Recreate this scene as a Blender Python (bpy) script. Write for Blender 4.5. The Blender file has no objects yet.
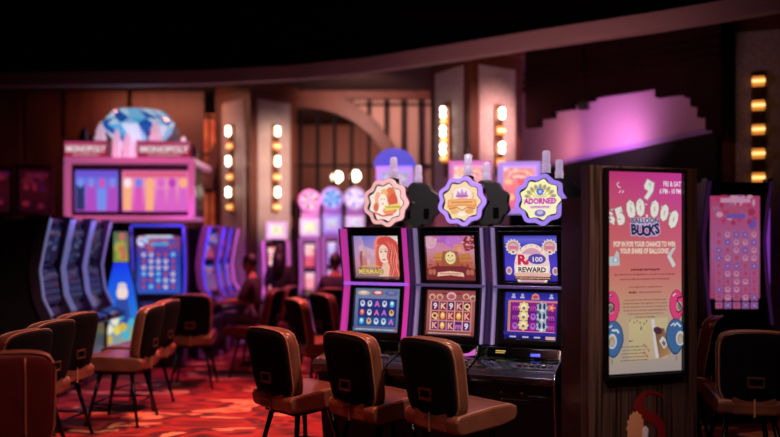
import bpy, math, random
from mathutils import Vector, Matrix
random.seed(7)
C = bpy.context.scene.collection
PI = math.pi
F = 760.0; CX = 390.0; HY = 240.0; EYE = 1.75        # focal length in px, centre column, horizon row, eye height

def at(px, py, Y):
    return Vector(((px - CX) / F * Y, Y, EYE - (py - HY) / F * Y))
def R(d): return math.radians(d)

# ------------------------------------------------------------------ colour + materials
def lin(h, a=1.0):
    h = h.lstrip('#')
    c = [int(h[i:i + 2], 16) / 255 for i in (0, 2, 4)]
    return tuple(x / 12.92 if x <= .04045 else ((x + .055) / 1.055) ** 2.4 for x in c) + (a,)

MATS = {}
def pbr(name, col, rough=.5, metal=0., emit=None, es=0., spec=.5, trans=0., bump=None, coat=0.):
    if name in MATS: return MATS[name]
    m = bpy.data.materials.new(name); m.use_nodes = True
    b = m.node_tree.nodes['Principled BSDF']
    b.inputs['Base Color'].default_value = lin(col)
    b.inputs['Roughness'].default_value = rough
    b.inputs['Metallic'].default_value = metal
    b.inputs['Specular IOR Level'].default_value = spec
    b.inputs['Transmission Weight'].default_value = trans
    b.inputs['Coat Weight'].default_value = coat
    if emit:
        b.inputs['Emission Color'].default_value = lin(emit)
        b.inputs['Emission Strength'].default_value = es
    if bump:
        nt = m.node_tree; tc = nt.nodes.new('ShaderNodeTexCoord'); n = nt.nodes.new('ShaderNodeTexNoise'); bp = nt.nodes.new('ShaderNodeBump')
        n.inputs['Scale'].default_value = bump[0]; bp.inputs['Strength'].default_value = bump[1]; bp.inputs['Distance'].default_value = .01
        nt.links.new(tc.outputs['Object'], n.inputs['Vector']); nt.links.new(n.outputs[0], bp.inputs['Height']); nt.links.new(bp.outputs[0], b.inputs['Normal'])
    MATS[name] = m
    return m

def noise_mat(name, stops, scale=(1, 1, 1), nscale=5., rough=.5, detail=4., dist=0., spec=.5, metal=0., coat=0.):
    if name in MATS: return MATS[name]
    m = bpy.data.materials.new(name); m.use_nodes = True
    nt = m.node_tree; b = nt.nodes['Principled BSDF']
    tc = nt.nodes.new('ShaderNodeTexCoord'); mp = nt.nodes.new('ShaderNodeMapping'); n = nt.nodes.new('ShaderNodeTexNoise'); r = nt.nodes.new('ShaderNodeValToRGB')
    mp.inputs['Scale'].default_value = scale
    n.inputs['Scale'].default_value = nscale; n.inputs['Detail'].default_value = detail; n.inputs['Distortion'].default_value = dist
    e = r.color_ramp.elements
    while len(e) < len(stops): e.new(.5)
    for k, (p, c) in enumerate(stops): e[k].position = p; e[k].color = lin(c)
    nt.links.new(tc.outputs['Object'], mp.inputs['Vector']); nt.links.new(mp.outputs[0], n.inputs['Vector'])
    nt.links.new(n.outputs[0], r.inputs[0]); nt.links.new(r.outputs[0], b.inputs['Base Color'])
    b.inputs['Roughness'].default_value = rough; b.inputs['Specular IOR Level'].default_value = spec; b.inputs['Metallic'].default_value = metal
    b.inputs['Coat Weight'].default_value = coat
    MATS[name] = m
    return m

def art_mat(es=1.0):
    name = 'lit_artwork_%.2f' % es
    if name in MATS: return MATS[name]
    m = bpy.data.materials.new(name); m.use_nodes = True
    nt = m.node_tree; b = nt.nodes['Principled BSDF']
    a = nt.nodes.new('ShaderNodeAttribute'); a.attribute_name = 'Col'
    b.inputs['Base Color'].default_value = (.004, .004, .004, 1); b.inputs['Roughness'].default_value = .35
    b.inputs['Specular IOR Level'].default_value = .2
    nt.links.new(a.outputs['Color'], b.inputs['Emission Color']); b.inputs['Emission Strength'].default_value = es
    MATS[name] = m
    return m

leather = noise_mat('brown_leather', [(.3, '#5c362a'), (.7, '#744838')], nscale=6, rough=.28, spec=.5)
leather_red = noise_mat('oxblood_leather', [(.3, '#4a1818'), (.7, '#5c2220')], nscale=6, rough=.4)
piping_m = pbr('tan_piping', '#9a7058', .35)
black_fab = noise_mat('black_fabric', [(.3, '#050406'), (.7, '#0d0b0e')], nscale=120, rough=.95, spec=.1)
bronze = pbr('bronze', '#6a4a3a', .4, .8)
black_metal = pbr('black_metal', '#0a0909', .35, .6)
black_pl = pbr('black_plastic', '#08070a', .28)
black_matte = pbr('black_matte', '#050506', .8, spec=.2)
black_gloss = pbr('black_gloss', '#050507', .08)
chrome = pbr('chrome', '#c8c0d0', .18, 1.)
grey_metal = pbr('grey_metal', '#75707c', .3, .9)
dark_metal = pbr('dark_metal', '#2a2630', .3, .8)
pale_cab = pbr('pale_pink_cabinet', '#c890c8', .4, emit='#b878c8', es=.25)
glass = pbr('clear_acrylic', '#f4ecf8', .15, trans=.5, emit='#e0c4e8', es=.28)
wood_end = noise_mat('dark_wood_veneer', [(.3, '#1a0e0d'), (.5, '#2c1916'), (.7, '#221310')], scale=(1, 1, .02), nscale=55, detail=3, rough=.18, spec=.5)
wood_kiosk = noise_mat('brown_wood_veneer', [(.34, '#17100e'), (.5, '#4c3a34'), (.64, '#221814')], scale=(1, 1, .02), nscale=38, detail=3, rough=.28)
wood_wall = noise_mat('mahogany_panel', [(.3, '#3a1812'), (.7, '#52241a')], scale=(1, 1, .15), nscale=7, rough=.5)
wood_pillar = noise_mat('pillar_wood', [(.3, '#4c2818'), (.7, '#5e3420')], scale=(1, 1, .1), nscale=9, rough=.45)
wood_arch = noise_mat('arch_wood', [(.3, '#5a3024'), (.7, '#6a3a2a')], scale=(1, 1, 1), nscale=6, rough=.5)
stone = noise_mat('speckled_stone', [(.35, '#8a8080'), (.65, '#b4a8a4')], nscale=40, detail=8, rough=.7)
deck_m = noise_mat('printed_button_deck', [(.40, '#060608'), (.52, '#10140f'), (.62, '#3a4a3a'), (.70, '#0c0c10'), (.8, '#4a4050')], scale=(1, 2.5, 1), nscale=7, detail=5, rough=.12, dist=1.5, coat=.5)
deck_edge = pbr('clear_deck_edge', '#4a4650', .1, .7)
plaster = pbr('beige_plaster', '#c4a090', .8)
fascia_m = pbr('soffit_plaster', '#8a7274', .7)
ceil_m = pbr('dark_ceiling_paint', '#030203', .95, spec=.0)
ceil_b = pbr('brown_ceiling_paint', '#2a1614', .8)
mauve = pbr('mauve_plaster', '#9a7898', .75)
skin_m = pbr('skin', '#a8705c', .55)
hair_m = pbr('dark_hair', '#0d0808', .5)

# ------------------------------------------------------------------ mesh building
class MB:
    def __init__(s): s.v = []; s.f = []; s.mi = []; s.M = Matrix.Identity(4)
    def add(s, vs, fs, mi=0):
        b = len(s.v); s.v += [tuple(s.M @ Vector(p)) for p in vs]
        for f in fs: s.f.append([b + i for i in f]); s.mi.append(mi)
        return s
    def box(s, c, d, mi=0, rot=None):
        m = Matrix.Translation(c) @ (rot.to_4x4() if rot else Matrix.Identity(4))
        vs = [m @ Vector((x * d[0] / 2, y * d[1] / 2, z * d[2] / 2)) for x in (-1, 1) for y in (-1, 1) for z in (-1, 1)]
        return s.add(vs, [(0, 1, 3, 2), (4, 6, 7, 5), (0, 4, 5, 1), (2, 3, 7, 6), (0, 2, 6, 4), (1, 5, 7, 3)], mi)
    def prism(s, pts, a, b, axis='y', mi=0):
        # closed outline extruded along an axis; outline given in the other two axes
        def p3(p, t):
            return {'y': (p[0], t, p[1]), 'x': (t, p[0], p[1]), 'z': (p[0], p[1], t)}[axis]
        n = len(pts)
        vs = [p3(p, a) for p in pts] + [p3(p, b) for p in pts]
        fs = [tuple(range(n)), tuple(range(2 * n - 1, n - 1, -1))] + [(i, (i + 1) % n, n + (i + 1) % n, n + i) for i in range(n)]
        return s.add(vs, fs, mi)
    def tube(s, pts, r, seg=8, mi=0, closed=False):
        pts = [Vector(p) for p in pts]; n = len(pts)
        rs = r if isinstance(r, (list, tuple)) else [r] * n
        vs = []; fs = []
        for i, p in enumerate(pts):
            a = pts[(i - 1) % n] if (i or closed) else p; b = pts[(i + 1) % n] if (i < n - 1 or closed) else p
            t = (b - a).normalized(); u = t.orthogonal().normalized() if abs(t.z) > .95 else t.cross(Vector((0, 0, 1))).normalized()
            w = t.cross(u)
            vs += [p + (u * math.cos(2 * PI * k / seg) + w * math.sin(2 * PI * k / seg)) * rs[i] for k in range(seg)]
        for i in range(n if closed else n - 1):
            j = (i + 1) % n
            fs += [(i * seg + k, i * seg + (k + 1) % seg, j * seg + (k + 1) % seg, j * seg + k) for k in range(seg)]
        if not closed: fs += [tuple(range(seg - 1, -1, -1)), tuple((n - 1) * seg + k for k in range(seg))]
        return s.add(vs, fs, mi)
    def lathe(s, prof, c=(0, 0, 0), seg=20, mi=0):
        vs = []; fs = []; n = len(prof)
        for r, z in prof:
            vs += [(c[0] + r * math.cos(2 * PI * k / seg), c[1] + r * math.sin(2 * PI * k / seg), c[2] + z) for k in range(seg)]
        for i in range(n - 1):
            fs += [(i * seg + k, i * seg + (k + 1) % seg, (i + 1) * seg + (k + 1) % seg, (i + 1) * seg + k) for k in range(seg)]
        fs += [tuple(range(seg - 1, -1, -1)), tuple((n - 1) * seg + k for k in range(seg))]
        return s.add(vs, fs, mi)
    def ball(s, c, r, seg=16, rings=10, mi=0):
        r = r if isinstance(r, (tuple, list)) else (r, r, r)
        vs = [(c[0], c[1], c[2] - r[2])]; fs = []
        for i in range(1, rings):
            t = PI * i / rings - PI / 2
            vs += [(c[0] + r[0] * math.cos(t) * math.cos(2 * PI * k / seg), c[1] + r[1] * math.cos(t) * math.sin(2 * PI * k / seg), c[2] + r[2] * math.sin(t)) for k in range(seg)]
        vs.append((c[0], c[1], c[2] + r[2])); L = len(vs) - 1
        fs += [(0, 1 + (k + 1) % seg, 1 + k) for k in range(seg)]
        for i in range(rings - 2):
            a = 1 + i * seg; b = a + seg
            fs += [(a + k, a + (k + 1) % seg, b + (k + 1) % seg, b + k) for k in range(seg)]
        a = 1 + (rings - 2) * seg
        fs += [(a + k, a + (k + 1) % seg, L) for k in range(seg)]
        return s.add(vs, fs, mi)
    def build(s, name, mats, parent=None, bevel=0, smooth=False, seg=3, loc=None, rot=None, subsurf=0):
        me = bpy.data.meshes.new(name); me.from_pydata(s.v, [], s.f); 
        for m in (mats if isinstance(mats, (list, tuple)) else [mats]): me.materials.append(m)
        me.polygons.foreach_set('material_index', s.mi)
        o = bpy.data.objects.new(name, me); C.objects.link(o)
        import bmesh
        bm = bmesh.new(); bm.from_mesh(me); bmesh.ops.recalc_face_normals(bm, faces=bm.faces); bm.to_mesh(me); bm.free()
        if smooth or bevel: me.polygons.foreach_set('use_smooth', [True] * len(me.polygons))
        if bevel:
            b = o.modifiers.new('b', 'BEVEL'); b.width = bevel; b.segments = seg; b.limit_method = 'ANGLE'; b.angle_limit = R(35); b.harden_normals = True
        if subsurf:
            b = o.modifiers.new('s', 'SUBSURF'); b.levels = b.render_levels = subsurf
        if parent: o.parent = parent
        if loc: o.location = loc
        if rot: o.rotation_euler = rot
        return o

def tag(o, label=None, cat=None, group=None, kind=None):
    if label: o['label'] = label
    if cat: o['category'] = cat
    if group: o['group'] = group
    if kind: o['kind'] = kind
    return o
def empty(name, loc, rz=0, label=None, cat=None, group=None):
    o = bpy.data.objects.new(name, None); C.objects.link(o); o.location = loc; o.rotation_euler.z = rz; o.empty_display_size = .1
    return tag(o, label, cat, group)
def copy_tree(o, parent=None):
    c = o.copy(); C.objects.link(c); c.parent = parent
    for ch in [x for x in C.objects if x.parent == o]: copy_tree(ch, c)
    return c
def struct(name, mb, m, **k): return tag(mb.build(name, m, **k), kind='structure')

# ------------------------------------------------------------------ lit artwork: flat printed or displayed pictures
GL = {}
def glyphs(txt, bold, shear=0):
    k = (txt, bold, shear)
    if k in GL: return GL[k]
    cu = bpy.data.curves.new('t', 'FONT'); cu.body = txt; cu.size = 1; cu.offset = bold; cu.resolution_u = 2; cu.fill_mode = 'FRONT'; cu.align_x = 'CENTER'; cu.shear = shear
    ob = bpy.data.objects.new('t', cu); C.objects.link(ob); bpy.context.view_layer.update()
    me = bpy.data.meshes.new_from_object(ob)
    out = ([(v.co.x, v.co.y) for v in me.vertices], [tuple(p.vertices) for p in me.polygons])
    bpy.data.objects.remove(ob); bpy.data.curves.remove(cu); bpy.data.meshes.remove(me)
    GL[k] = out
    return out

class Art:
    """canvas of w x h metres addressed in units: x 0..U to the right, y downward from the top"""
    def __init__(s, w, h, U=100., step=.00025):
        s.w = w; s.h = h; s.k = w / U; s.U = U; s.H = h / s.k; s.v = []; s.f = []; s.c = []; s.n = 0; s.step = step
    def poly(s, pts, col):
        s.n += 1; b = len(s.v); n = len(pts)
        cols = col if isinstance(col, list) else [col] * n
        s.v += [(p[0] * s.k - s.w / 2, -s.n * s.step, s.h / 2 - p[1] * s.k) for p in pts]
        s.f.append([b + i for i in range(n)]); s.c.append([lin(c) for c in cols]); return s
    def rect(s, x0, y0, x1, y1, c): return s.poly([(x0, y0), (x1, y0), (x1, y1), (x0, y1)], c)
    def grad(s, stops, x0=0, x1=None, right=None):
        # vertical gradient given as (y, colour), with an optional different colour at the right edge
        x1 = s.U if x1 is None else x1
        for i in range(len(stops) - 1):
            (ya, ca), (yb, cb) = stops[i], stops[i + 1]
            ra, rb = (right[i], right[i + 1]) if right else (ca, cb)
            s.poly([(x0, ya), (x1, ya), (x1, yb), (x0, yb)], [ca, ra, rb, cb]); s.n -= 1
        s.n += 1; return s
    def ell(s, x, y, rx, ry, c, n=20, rot=0, c2=None):
        ca, sa = math.cos(R(rot)), math.sin(R(rot)); pts = []; cols = []
        for k in range(n):
            t = 2 * PI * k / n; u, v = rx * math.cos(t), ry * math.sin(t)
            pts.append((x + u * ca - v * sa, y + u * sa + v * ca)); cols.append(c if not c2 or math.sin(t) < 0 else c2)
        return s.poly(pts, cols)
    def rad(s, fn, x, y, c, n=60): return s.poly([(x + fn(2 * PI * k / n) * math.cos(2 * PI * k / n), y + fn(2 * PI * k / n) * math.sin(2 * PI * k / n)) for k in range(n)], c)
    def line(s, pts, w, c):
        # stroke of width w (number or list) through points
        n = len(pts); ws = w if isinstance(w, list) else [w] * n; L = []; Rr = []
        for i in range(n):
            a = pts[max(i - 1, 0)]; b = pts[min(i + 1, n - 1)]; dx, dy = b[0] - a[0], b[1] - a[1]; d = math.hypot(dx, dy) or 1
            L.append((pts[i][0] - dy / d * ws[i] / 2, pts[i][1] + dx / d * ws[i] / 2)); Rr.append((pts[i][0] + dy / d * ws[i] / 2, pts[i][1] - dx / d * ws[i] / 2))
        for i in range(n - 1):
            s.poly([L[i], L[i + 1], Rr[i + 1], Rr[i]], c); s.n -= 1
        s.n += 1; return s
    def text(s, t, x, y, size, c, bold=.0, sx=1., rot=0, stroke=None, sw=.05, shear=0):
        if stroke: s.text(t, x, y, size, stroke, bold + sw, sx, rot, shear=shear)
        vs, fs = glyphs(t, bold, shear); s.n += 1; b = len(s.v); ca, sa = math.cos(R(rot)), math.sin(R(rot))
        for (gx, gy) in vs:
            u, v = gx * size * sx, -gy * size
            s.v.append(((x + u * ca - v * sa) * s.k - s.w / 2, -s.n * s.step, s.h / 2 - (y + u * sa + v * ca) * s.k))
        for f in fs: s.f.append([b + i for i in f]); s.c.append([lin(c)] * len(f))
        return s
    def dashes(s, x0, x1, y, h, c, seed=0):
        r = random.Random(seed); x = x0; s.n += 1
        while x < x1:
            w = min(r.uniform(1.2, 5), x1 - x); s.rect(x, y, x + w, y + h * r.uniform(.7, 1), c); s.n -= 1; x += w + .8
        return s
    def build(s, name, parent, loc=(0, 0, 0), rot=(0, 0, 0), es=1.0):
        me = bpy.data.meshes.new(name); me.from_pydata(s.v, [], s.f)
        at_ = me.color_attributes.new('Col', 'FLOAT_COLOR', 'CORNER')
        at_.data.foreach_set('color', [x for f in s.c for c in f for x in c])
        me.materials.append(art_mat(es))
        o = bpy.data.objects.new(name, me); C.objects.link(o); o.parent = parent; o.location = loc; o.rotation_euler = rot
        return o

def symbol_grid(a, x0, y0, x1, y1, nc, nr, cell, syms, gap=1.0, seed=1):
    r = random.Random(seed); cw = (x1 - x0) / nc; ch = (y1 - y0) / nr
    for i in range(nc):
        for j in range(nr):
            cx, cy = x0 + (i + .5) * cw, y0 + (j + .5) * ch
            c = cell[(i * 3 + j) % len(cell)] if isinstance(cell, list) else cell
            a.rect(cx - cw / 2 + gap, cy - ch / 2 + gap, cx + cw / 2 - gap, cy + ch / 2 - gap, c)
            s = r.choice(syms)
            if s[0] == 't': a.text(s[1], cx, cy + ch * .3, ch * .85, s[2], .03, stroke=s[3], sw=.04)
            elif s[0] == 'e': a.ell(cx, cy, cw * .3, ch * .36, s[1]); a.ell(cx, cy - ch * .08, cw * .17, ch * .18, s[2])
            else: a.rad(lambda t: min(cw, ch) * .36 * (1 + .3 * math.cos(5 * t)), cx, cy, s[1], 30); a.ell(cx, cy, cw * .13, ch * .13, s[2])
    return a

# ================================================================== THE SETTING
carpet = bpy.data.materials.new('swirl_carpet'); carpet.use_nodes = True
nt = carpet.node_tree; b = nt.nodes['Principled BSDF']
tc = nt.nodes.new('ShaderNodeTexCoord'); mp = nt.nodes.new('ShaderNodeMapping'); n1 = nt.nodes.new('ShaderNodeTexNoise'); r1 = nt.nodes.new('ShaderNodeValToRGB')
mp.inputs['Rotation'].default_value = (0, 0, R(15)); mp.inputs['Scale'].default_value = (.75, 2.1, 1)
n1.inputs['Scale'].default_value = 1.5; n1.inputs['Detail'].default_value = 2.2; n1.inputs['Distortion'].default_value = .7
e = r1.color_ramp.elements
for k, (p, c) in enumerate([(.34, '#2c1018'), (.43, '#74221e'), (.48, '#8a2a22'), (.53, '#3a141c'), (.585, '#5a1c1c'), (.60, '#c48a64'), (.68, '#b06a48'), (.695, '#5a2020')]):
    if k > 1: e.new(p)
    e[min(k, len(e) - 1)].position = p; e[min(k, len(e) - 1)].color = lin(c)
for x, y in ((tc.outputs['Object'], mp.inputs[0]), (mp.outputs[0], n1.inputs['Vector']), (n1.outputs[0], r1.inputs[0]), (r1.outputs[0], b.inputs['Base Color'])): nt.links.new(x, y)
b.inputs['Roughness'].default_value = .85; b.inputs['Specular IOR Level'].default_value = .2

struct('floor', MB().box((-1, 8, -.05), (22, 24, .1)), carpet)
struct('wall_left', MB().box((-9, 8, 2.5), (.2, 24, 5)), wood_wall)
struct('wall_right', MB().box((9, 8, 2.5), (.2, 24, 5)), black_matte)
struct('wall_back', MB().box((0, 19.5, 2.5), (20, .2, 5)), plaster)
struct('wall_front', MB().box((-1, -3, 2.5), (22, .2, 5)), black_matte)
# near ceiling follows the curved soffit line; fascia along its edge
CUR = [(-8.8, 11.5), (-5.95, 11.4), (-2.86, 11.25), (-1.36, 10.9), (-.4, 10.5), (.53, 9.9), (1.65, 9.15), (3.0, 8.3), (3.75, 7.75), (4.6, 7.1), (8.8, 3.5)]
ZS = 4.06
m = MB(); n = len(CUR)
m.prism([(8.9, -2.9), (-8.9, -2.9)] + CUR, ZS + .2, ZS + .35, 'z'); struct('ceiling', m, ceil_m)
m = MB()
for i in range(n - 1):
    a, b2 = CUR[i], CUR[i + 1]
    m.prism([a, b2, (b2[0] + .02, b2[1] + .16), (a[0] + .02, a[1] + .16)], ZS, ZS + .199, 'z')
struct('trim_1', m, fascia_m)
m = MB()
m.prism([(p[0] + .03, p[1] + .165) for p in CUR] + [(8.9, 19.4), (-8.9, 19.4)], ZS + .30, ZS + .40, 'z'); struct('ceiling_far', m, ceil_b)

# pillars with two stone-inlaid faces
def pillar(idx, corner, wl, wr, rz, h=4.355, stone_top=4.1, dim=False):
    """corner: the near vertical edge; left face of width wl, right face of width wr; both faces turn away from the corner"""
    rt = empty('pillar_%d' % idx, (corner[0], corner[1], 0), rz); tag(rt, kind='structure')
    # local: right face along +X (normal -Y), left face along +Y (normal -X)
    MB().box((wr / 2, wl / 2, h / 2), (wr, wl, h)).build('pillar_body', wood_pillar, rt, bevel=.01)
    mr = .14
    MB().box((wr / 2, -.005, stone_top / 2), (wr - 2 * mr, .03, stone_top - .1)).build('stone_inlay', stone, rt)
    MB().box((-.005, wl / 2, stone_top / 2), (.03, wl - 2 * mr, stone_top - .1)).build('stone_inlay', stone, rt)
    MB().box((wr / 2, wl / 2, h - .06), (wr + .06, wl + .06, .119)).build('pillar_cap', wood_pillar, rt, bevel=.01)
    return rt
bulb_m = pbr('lit_bulb', '#fff0d8', .3, emit='#ffecd0', es=11)
amber_d = pbr('faint_amber_glass', '#b06a28', .4, emit='#c07830', es=.3); bar_d = pbr('faint_frosted_bar', '#fff0d0', .4, emit='#f0b878', es=.6)
amber_m = pbr('lit_amber_glass', '#d08030', .4, emit='#e89038', es=.75)
bar_m = pbr('lit_frosted_bar', '#fff0d0', .4, emit='#ffc878', es=1.8)
def sconce(rt, local, face, zs_bulb, zs_bar, label, bright=True, top=3.6, bot=2.1):
    """vertical strip of bulbs and amber bars on a pillar face"""
    M = Matrix.Translation(rt.location) @ Matrix.Rotation(rt.rotation_euler.z, 4, 'Z')
    w = M @ Vector(local); rz = rt.rotation_euler.z + (0 if face == 'r' else -PI / 2)
    s = empty('wall_sconce', (w.x, w.y, 0), rz, label, 'wall lamp', 'bulb strip lamps on the pillars')
    MB().box((0, -.02, (top + bot) / 2), (.13, .035, top - bot)).build('backplate', bronze, s, bevel=.008)
    for z in zs_bulb:
        for dx, dz in ((0, .038), (0, -.038)):
            o = MB().ball((0, 0, 0), (.036, .036, .036)).build('bulb', bulb_m, s, smooth=True); o.location = (dx, -.09, z + dz)
    for z in zs_bar:
        o = MB().box((0, -.055, z), (.13, .04, .11)).build('amber_glass', amber_m if bright else amber_d, s, bevel=.012)
        MB().box((0, -.083, z), (.13, .015, .035)).build('frosted_bar', bar_m if bright else bar_d, o, bevel=.006)
    return s
def zrow(ys, Y): return [at(0, y, Y).z for y in ys]
c = at(250, 0, 12.3); p1 = pillar(1, (c.x, c.y), .94, .94, R(45))
sconce(p1, (.47, -.02, 0), 'r', zrow((131, 161, 192), 12.55), zrow((146, 177, 207), 12.55), 'bulb strip lamp on the right stone face of the pillar behind the wheel machines', top=3.66, bot=2.2)
sconce(p1, (-.02, .47, 0), 'l', zrow((131, 161, 192), 12.55), zrow((146, 177, 207), 12.55), 'bulb strip lamp on the dimmer left stone face of the pillar beside the diamond sign', top=3.66, bot=2.2)
c = at(470, 0, 9.9); p2 = pillar(2, (c.x, c.y), .9, .9, R(32))
sconce(p2, (.45, -.02, 0), 'r', zrow((114, 148), 10.1), zrow((131, 163), 10.1), 'bulb strip lamp on the pink-lit right face of the pillar behind the badge toppers', top=3.55, bot=2.6)
sconce(p2, (-.02, .45, 0), 'l', zrow((112, 131, 149), 10.2), zrow((121, 140, 158), 10.2), 'bulb strip lamp on the left face of the pillar behind the badge toppers', top=3.6, bot=2.6)
c = at(722, 0, 8.5); p3 = pillar(3, (c.x, c.y), .75, .8, R(-20))
sconce(p3, (.36, -.02, 0), 'r', [], zrow((82, 106, 130, 154, 178), 8.35), 'dim amber strip lamp without bright bulbs on the dark pillar above the portrait machine', top=3.6, bot=2.3)

# back lattice wall left of pillar 2: panelled wood, window strips, arch and bars with a lit room behind
YW = 13.3
def wx(px): return at(px, 0, YW).x
m = MB()
for k, (a, b2) in enumerate([(-70, 22), (26, 60), (66, 128), (132, 204)]):
    m.box(((wx(a) + wx(b2)) / 2, YW + (.03 if k % 2 else 0), 2.17), (wx(b2) - wx(a), .1, 4.34))
struct('wall_panelling', m, wood_wall)
struct('wall_pier', MB().box(((wx(214) + wx(232)) / 2, YW, 2.17), (wx(228) - wx(214), .1, 4.34)), wood_wall)
red_glass = noise_mat('amber_red_glass', [(.3, '#a02818'), (.6, '#d86840')], nscale=3, rough=.4)
bsdf = red_glass.node_tree.nodes['Principled BSDF']; ramp = [n for n in red_glass.node_tree.nodes if n.type == 'VALTORGB'][0]
red_glass.node_tree.links.new(ramp.outputs[0], bsdf.inputs['Emission Color']); bsdf.inputs['Emission Strength'].default_value = .55
w = empty('window_1', (wx(209), YW, 0)); tag(w, kind='structure')
MB().box((0, .03, 2.5), (wx(214) - wx(204), .02, 2.9)).build('pane', red_glass, w)
m = MB()
for z in (1.1, 1.9, 2.6, 3.25, 3.9): m.box((0, -.01, z), (wx(214) - wx(204), .04, .05))
m.box((0, -.01, 2.5), (.03, .04, 2.9)); m.build('window_bars', black_metal, w)
# opening between the pillars
xl, xr = wx(292), wx(446)
lat = empty('trim_2', (0, YW, 0)); tag(lat, kind='structure')
m = MB()
for k in range(9):
    x = xl + (xr - xl) * (k + .5) / 9
    m.box((x, 0, 2.17), (.06, .05, 4.34))
for z in (4.12, 3.05, 2.35): m.box(((xl + xr) / 2, 0, z), (xr - xl, .04, .04))
m.build('lattice_bars', black_matte, lat)
# wooden arch: rises at the left and comes down at the right
ac = at(304, 0, YW); cx0, cz0, r0 = ac.x, at(0, 190, YW).z, 0
m = MB(); pts = []
N = 26
ri = (at(0, 109, YW).z - cz0); rx = wx(393) - cx0
for k in range(N + 1):
    t = PI * k / N; pts.append((cx0 + rx * math.cos(t), cz0 + ri * math.sin(t)))
for k in range(N, -1, -1):
    t = PI * k / N; pts.append((cx0 + (rx + .18) * math.cos(t), cz0 + (ri + .3) * math.sin(t)))
for k in range(N):
    m.prism([pts[k], pts[k + 1], pts[2 * N - k], pts[2 * N + 1 - k]], -.16, -.03)
m.build('arch', wood_arch, lat)
spn = MB(); no = 26
po = [pts[2 * N + 1 - k] for k in range(N + 1)]
for k in range(N):
    (xa, za), (xb, zb_) = po[k], po[k + 1]
    if max(xa, xb) > xl: spn.prism([(max(xa, xl), za), (max(xb, xl), zb_), (max(xb, xl), 4.34), (max(xa, xl), 4.34)], .10, .14)
spn.box(((po[0][0] + xr) / 2, .12, 2.17), (xr - po[0][0], .04, 4.34)); spn.build('spandrel_panel', plaster, lat)
MB().box(((xl + xr) / 2, -.05, 4.27), (xr - xl, .15, .14)).build('header_beam', wood_arch, lat)
# bar counter seen below the arch
struct('wall_lit_room', MB().box((0, 17.2, 2.17), (7, .1, 4.34)), wood_pillar)
struct('wall_room_side', MB().box((3.5, 15.3, 2.17), (.1, 3.6, 4.34)), wood_wall)
bk = empty('back_bar', (wx(330), 15.2, 0), 0, 'dark wooden back bar under glowing lamps behind the arch', 'counter')
MB().box((0, 0, 1.2), (3.2, .5, 2.4)).build('counter_body', wood_wall, bk)
MB().box((0, -.05, 2.43), (3.4, .7, .06)).build('counter_top', wood_arch, bk)
for k, (px, py) in enumerate([(337, 180), (355, 179)]):
    p = at(px, py, 15.1)
    l = empty('glow_lamp', (p.x, p.y, 2.46), 0, ['left round lamp glowing on the bar behind the arch', 'right round lamp glowing on the bar behind the arch'][k], 'lamp', 'round lamps on the back bar')
    MB().lathe([(.07, 0), (.07, .03), (.02, .05), (.02, p.z - 2.46)]).build('lamp_base', bronze, l, smooth=True)
    MB().ball((0, 0, p.z - 2.4), .1).build('lamp_globe', bulb_m, l, smooth=True)

# lit mauve bulkhead at the right, stepped dark arch in front of it
def pw(x, y): return Vector((x, y, 0))
a, b2 = Vector((2.43, 13.2)), Vector((3.62, 8.47))
d = (b2 - a).normalized(); nrm = Vector((d.y, -d.x))
if nrm.x > 0: nrm = -nrm
a = a - d * .8
m = MB(); o = -nrm * .06
m.prism([a, b2, b2 + o, a + o], 3.02, 4.355, 'z'); struct('wall_bulkhead', m, mauve)
m = MB(); m.prism([a + nrm * .05, b2 + nrm * .03, b2 + o, a + o], 2.95, 3.018, 'z'); struct('trim_3', m, pbr('violet_trim', '#7a5aa0', .5))
m = MB(); m.prism([a - nrm * .02, b2 - nrm * .02, b2 + o, a + o], .0, 2.948, 'z'); struct('wall_bulkhead_lower', m, black_matte)
# stepped arch panel, between pillar 2 and pillar 3
A = Vector((1.80, 10.13)); B = Vector((3.625, 8.32)); dd = (B - A); L = dd.length; dd.normalize()
steps = [(524, 128), (538, 128), (538, 119), (552, 119), (552, 111), (572, 111), (572, 103), (592, 103), (592, 97), (655, 97), (684, 97), (690, 97), (690, 106), (697, 106), (697, 117), (705, 117), (705, 130), (714, 130), (714, 138), (724, 138)]
out = []
for px, py in steps:
    k = (px - CX) / F                                   # ray through the panel's vertical plane
    t = (k * A.y - A.x) / (dd.x - k * dd.y); Y = A.y + dd.y * t
    out.append((t, at(px, py, Y).z))
out = [(max(0, min(L, t)), z) for t, z in out]
m = MB(); m.M = Matrix.Translation((A.x, A.y, 0)) @ Matrix.Rotation(math.atan2(dd.y, dd.x), 4, 'Z')
for i in range(0, len(out) - 1):
    if out[i + 1][0] - out[i][0] > 1e-4: m.box(((out[i][0] + out[i + 1][0]) / 2, .06, (4.35 + out[i][1]) / 2), (out[i + 1][0] - out[i][0], .12, 4.35 - out[i][1]))
for k in range(3): m.box((L / 2, -.02 - .015 * k, 3.95 - .1 * k), (L, .05 - .01 * k, .04))
struct('trim_4', m, noise_mat('stepped_wood', [(.3, '#1a060b'), (.7, '#22080e')], nscale=5, rough=.8, spec=.08))
sp = empty('ceiling_speaker', (2.95, 9.1, 0), R(-30), 'small dark loudspeaker hanging before the mauve bulkhead', 'speaker')
p = at(584, 106, 9.3); sp.location = (p.x, p.y, p.z)
MB().box((0, 0, 0), (.13, .12, .09)).build('speaker_box', black_pl, sp, bevel=.01); MB().tube([(0, 0, .04), (0, 0, 4.35 - p.z)], .01).build('hanger', black_metal, sp)

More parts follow.
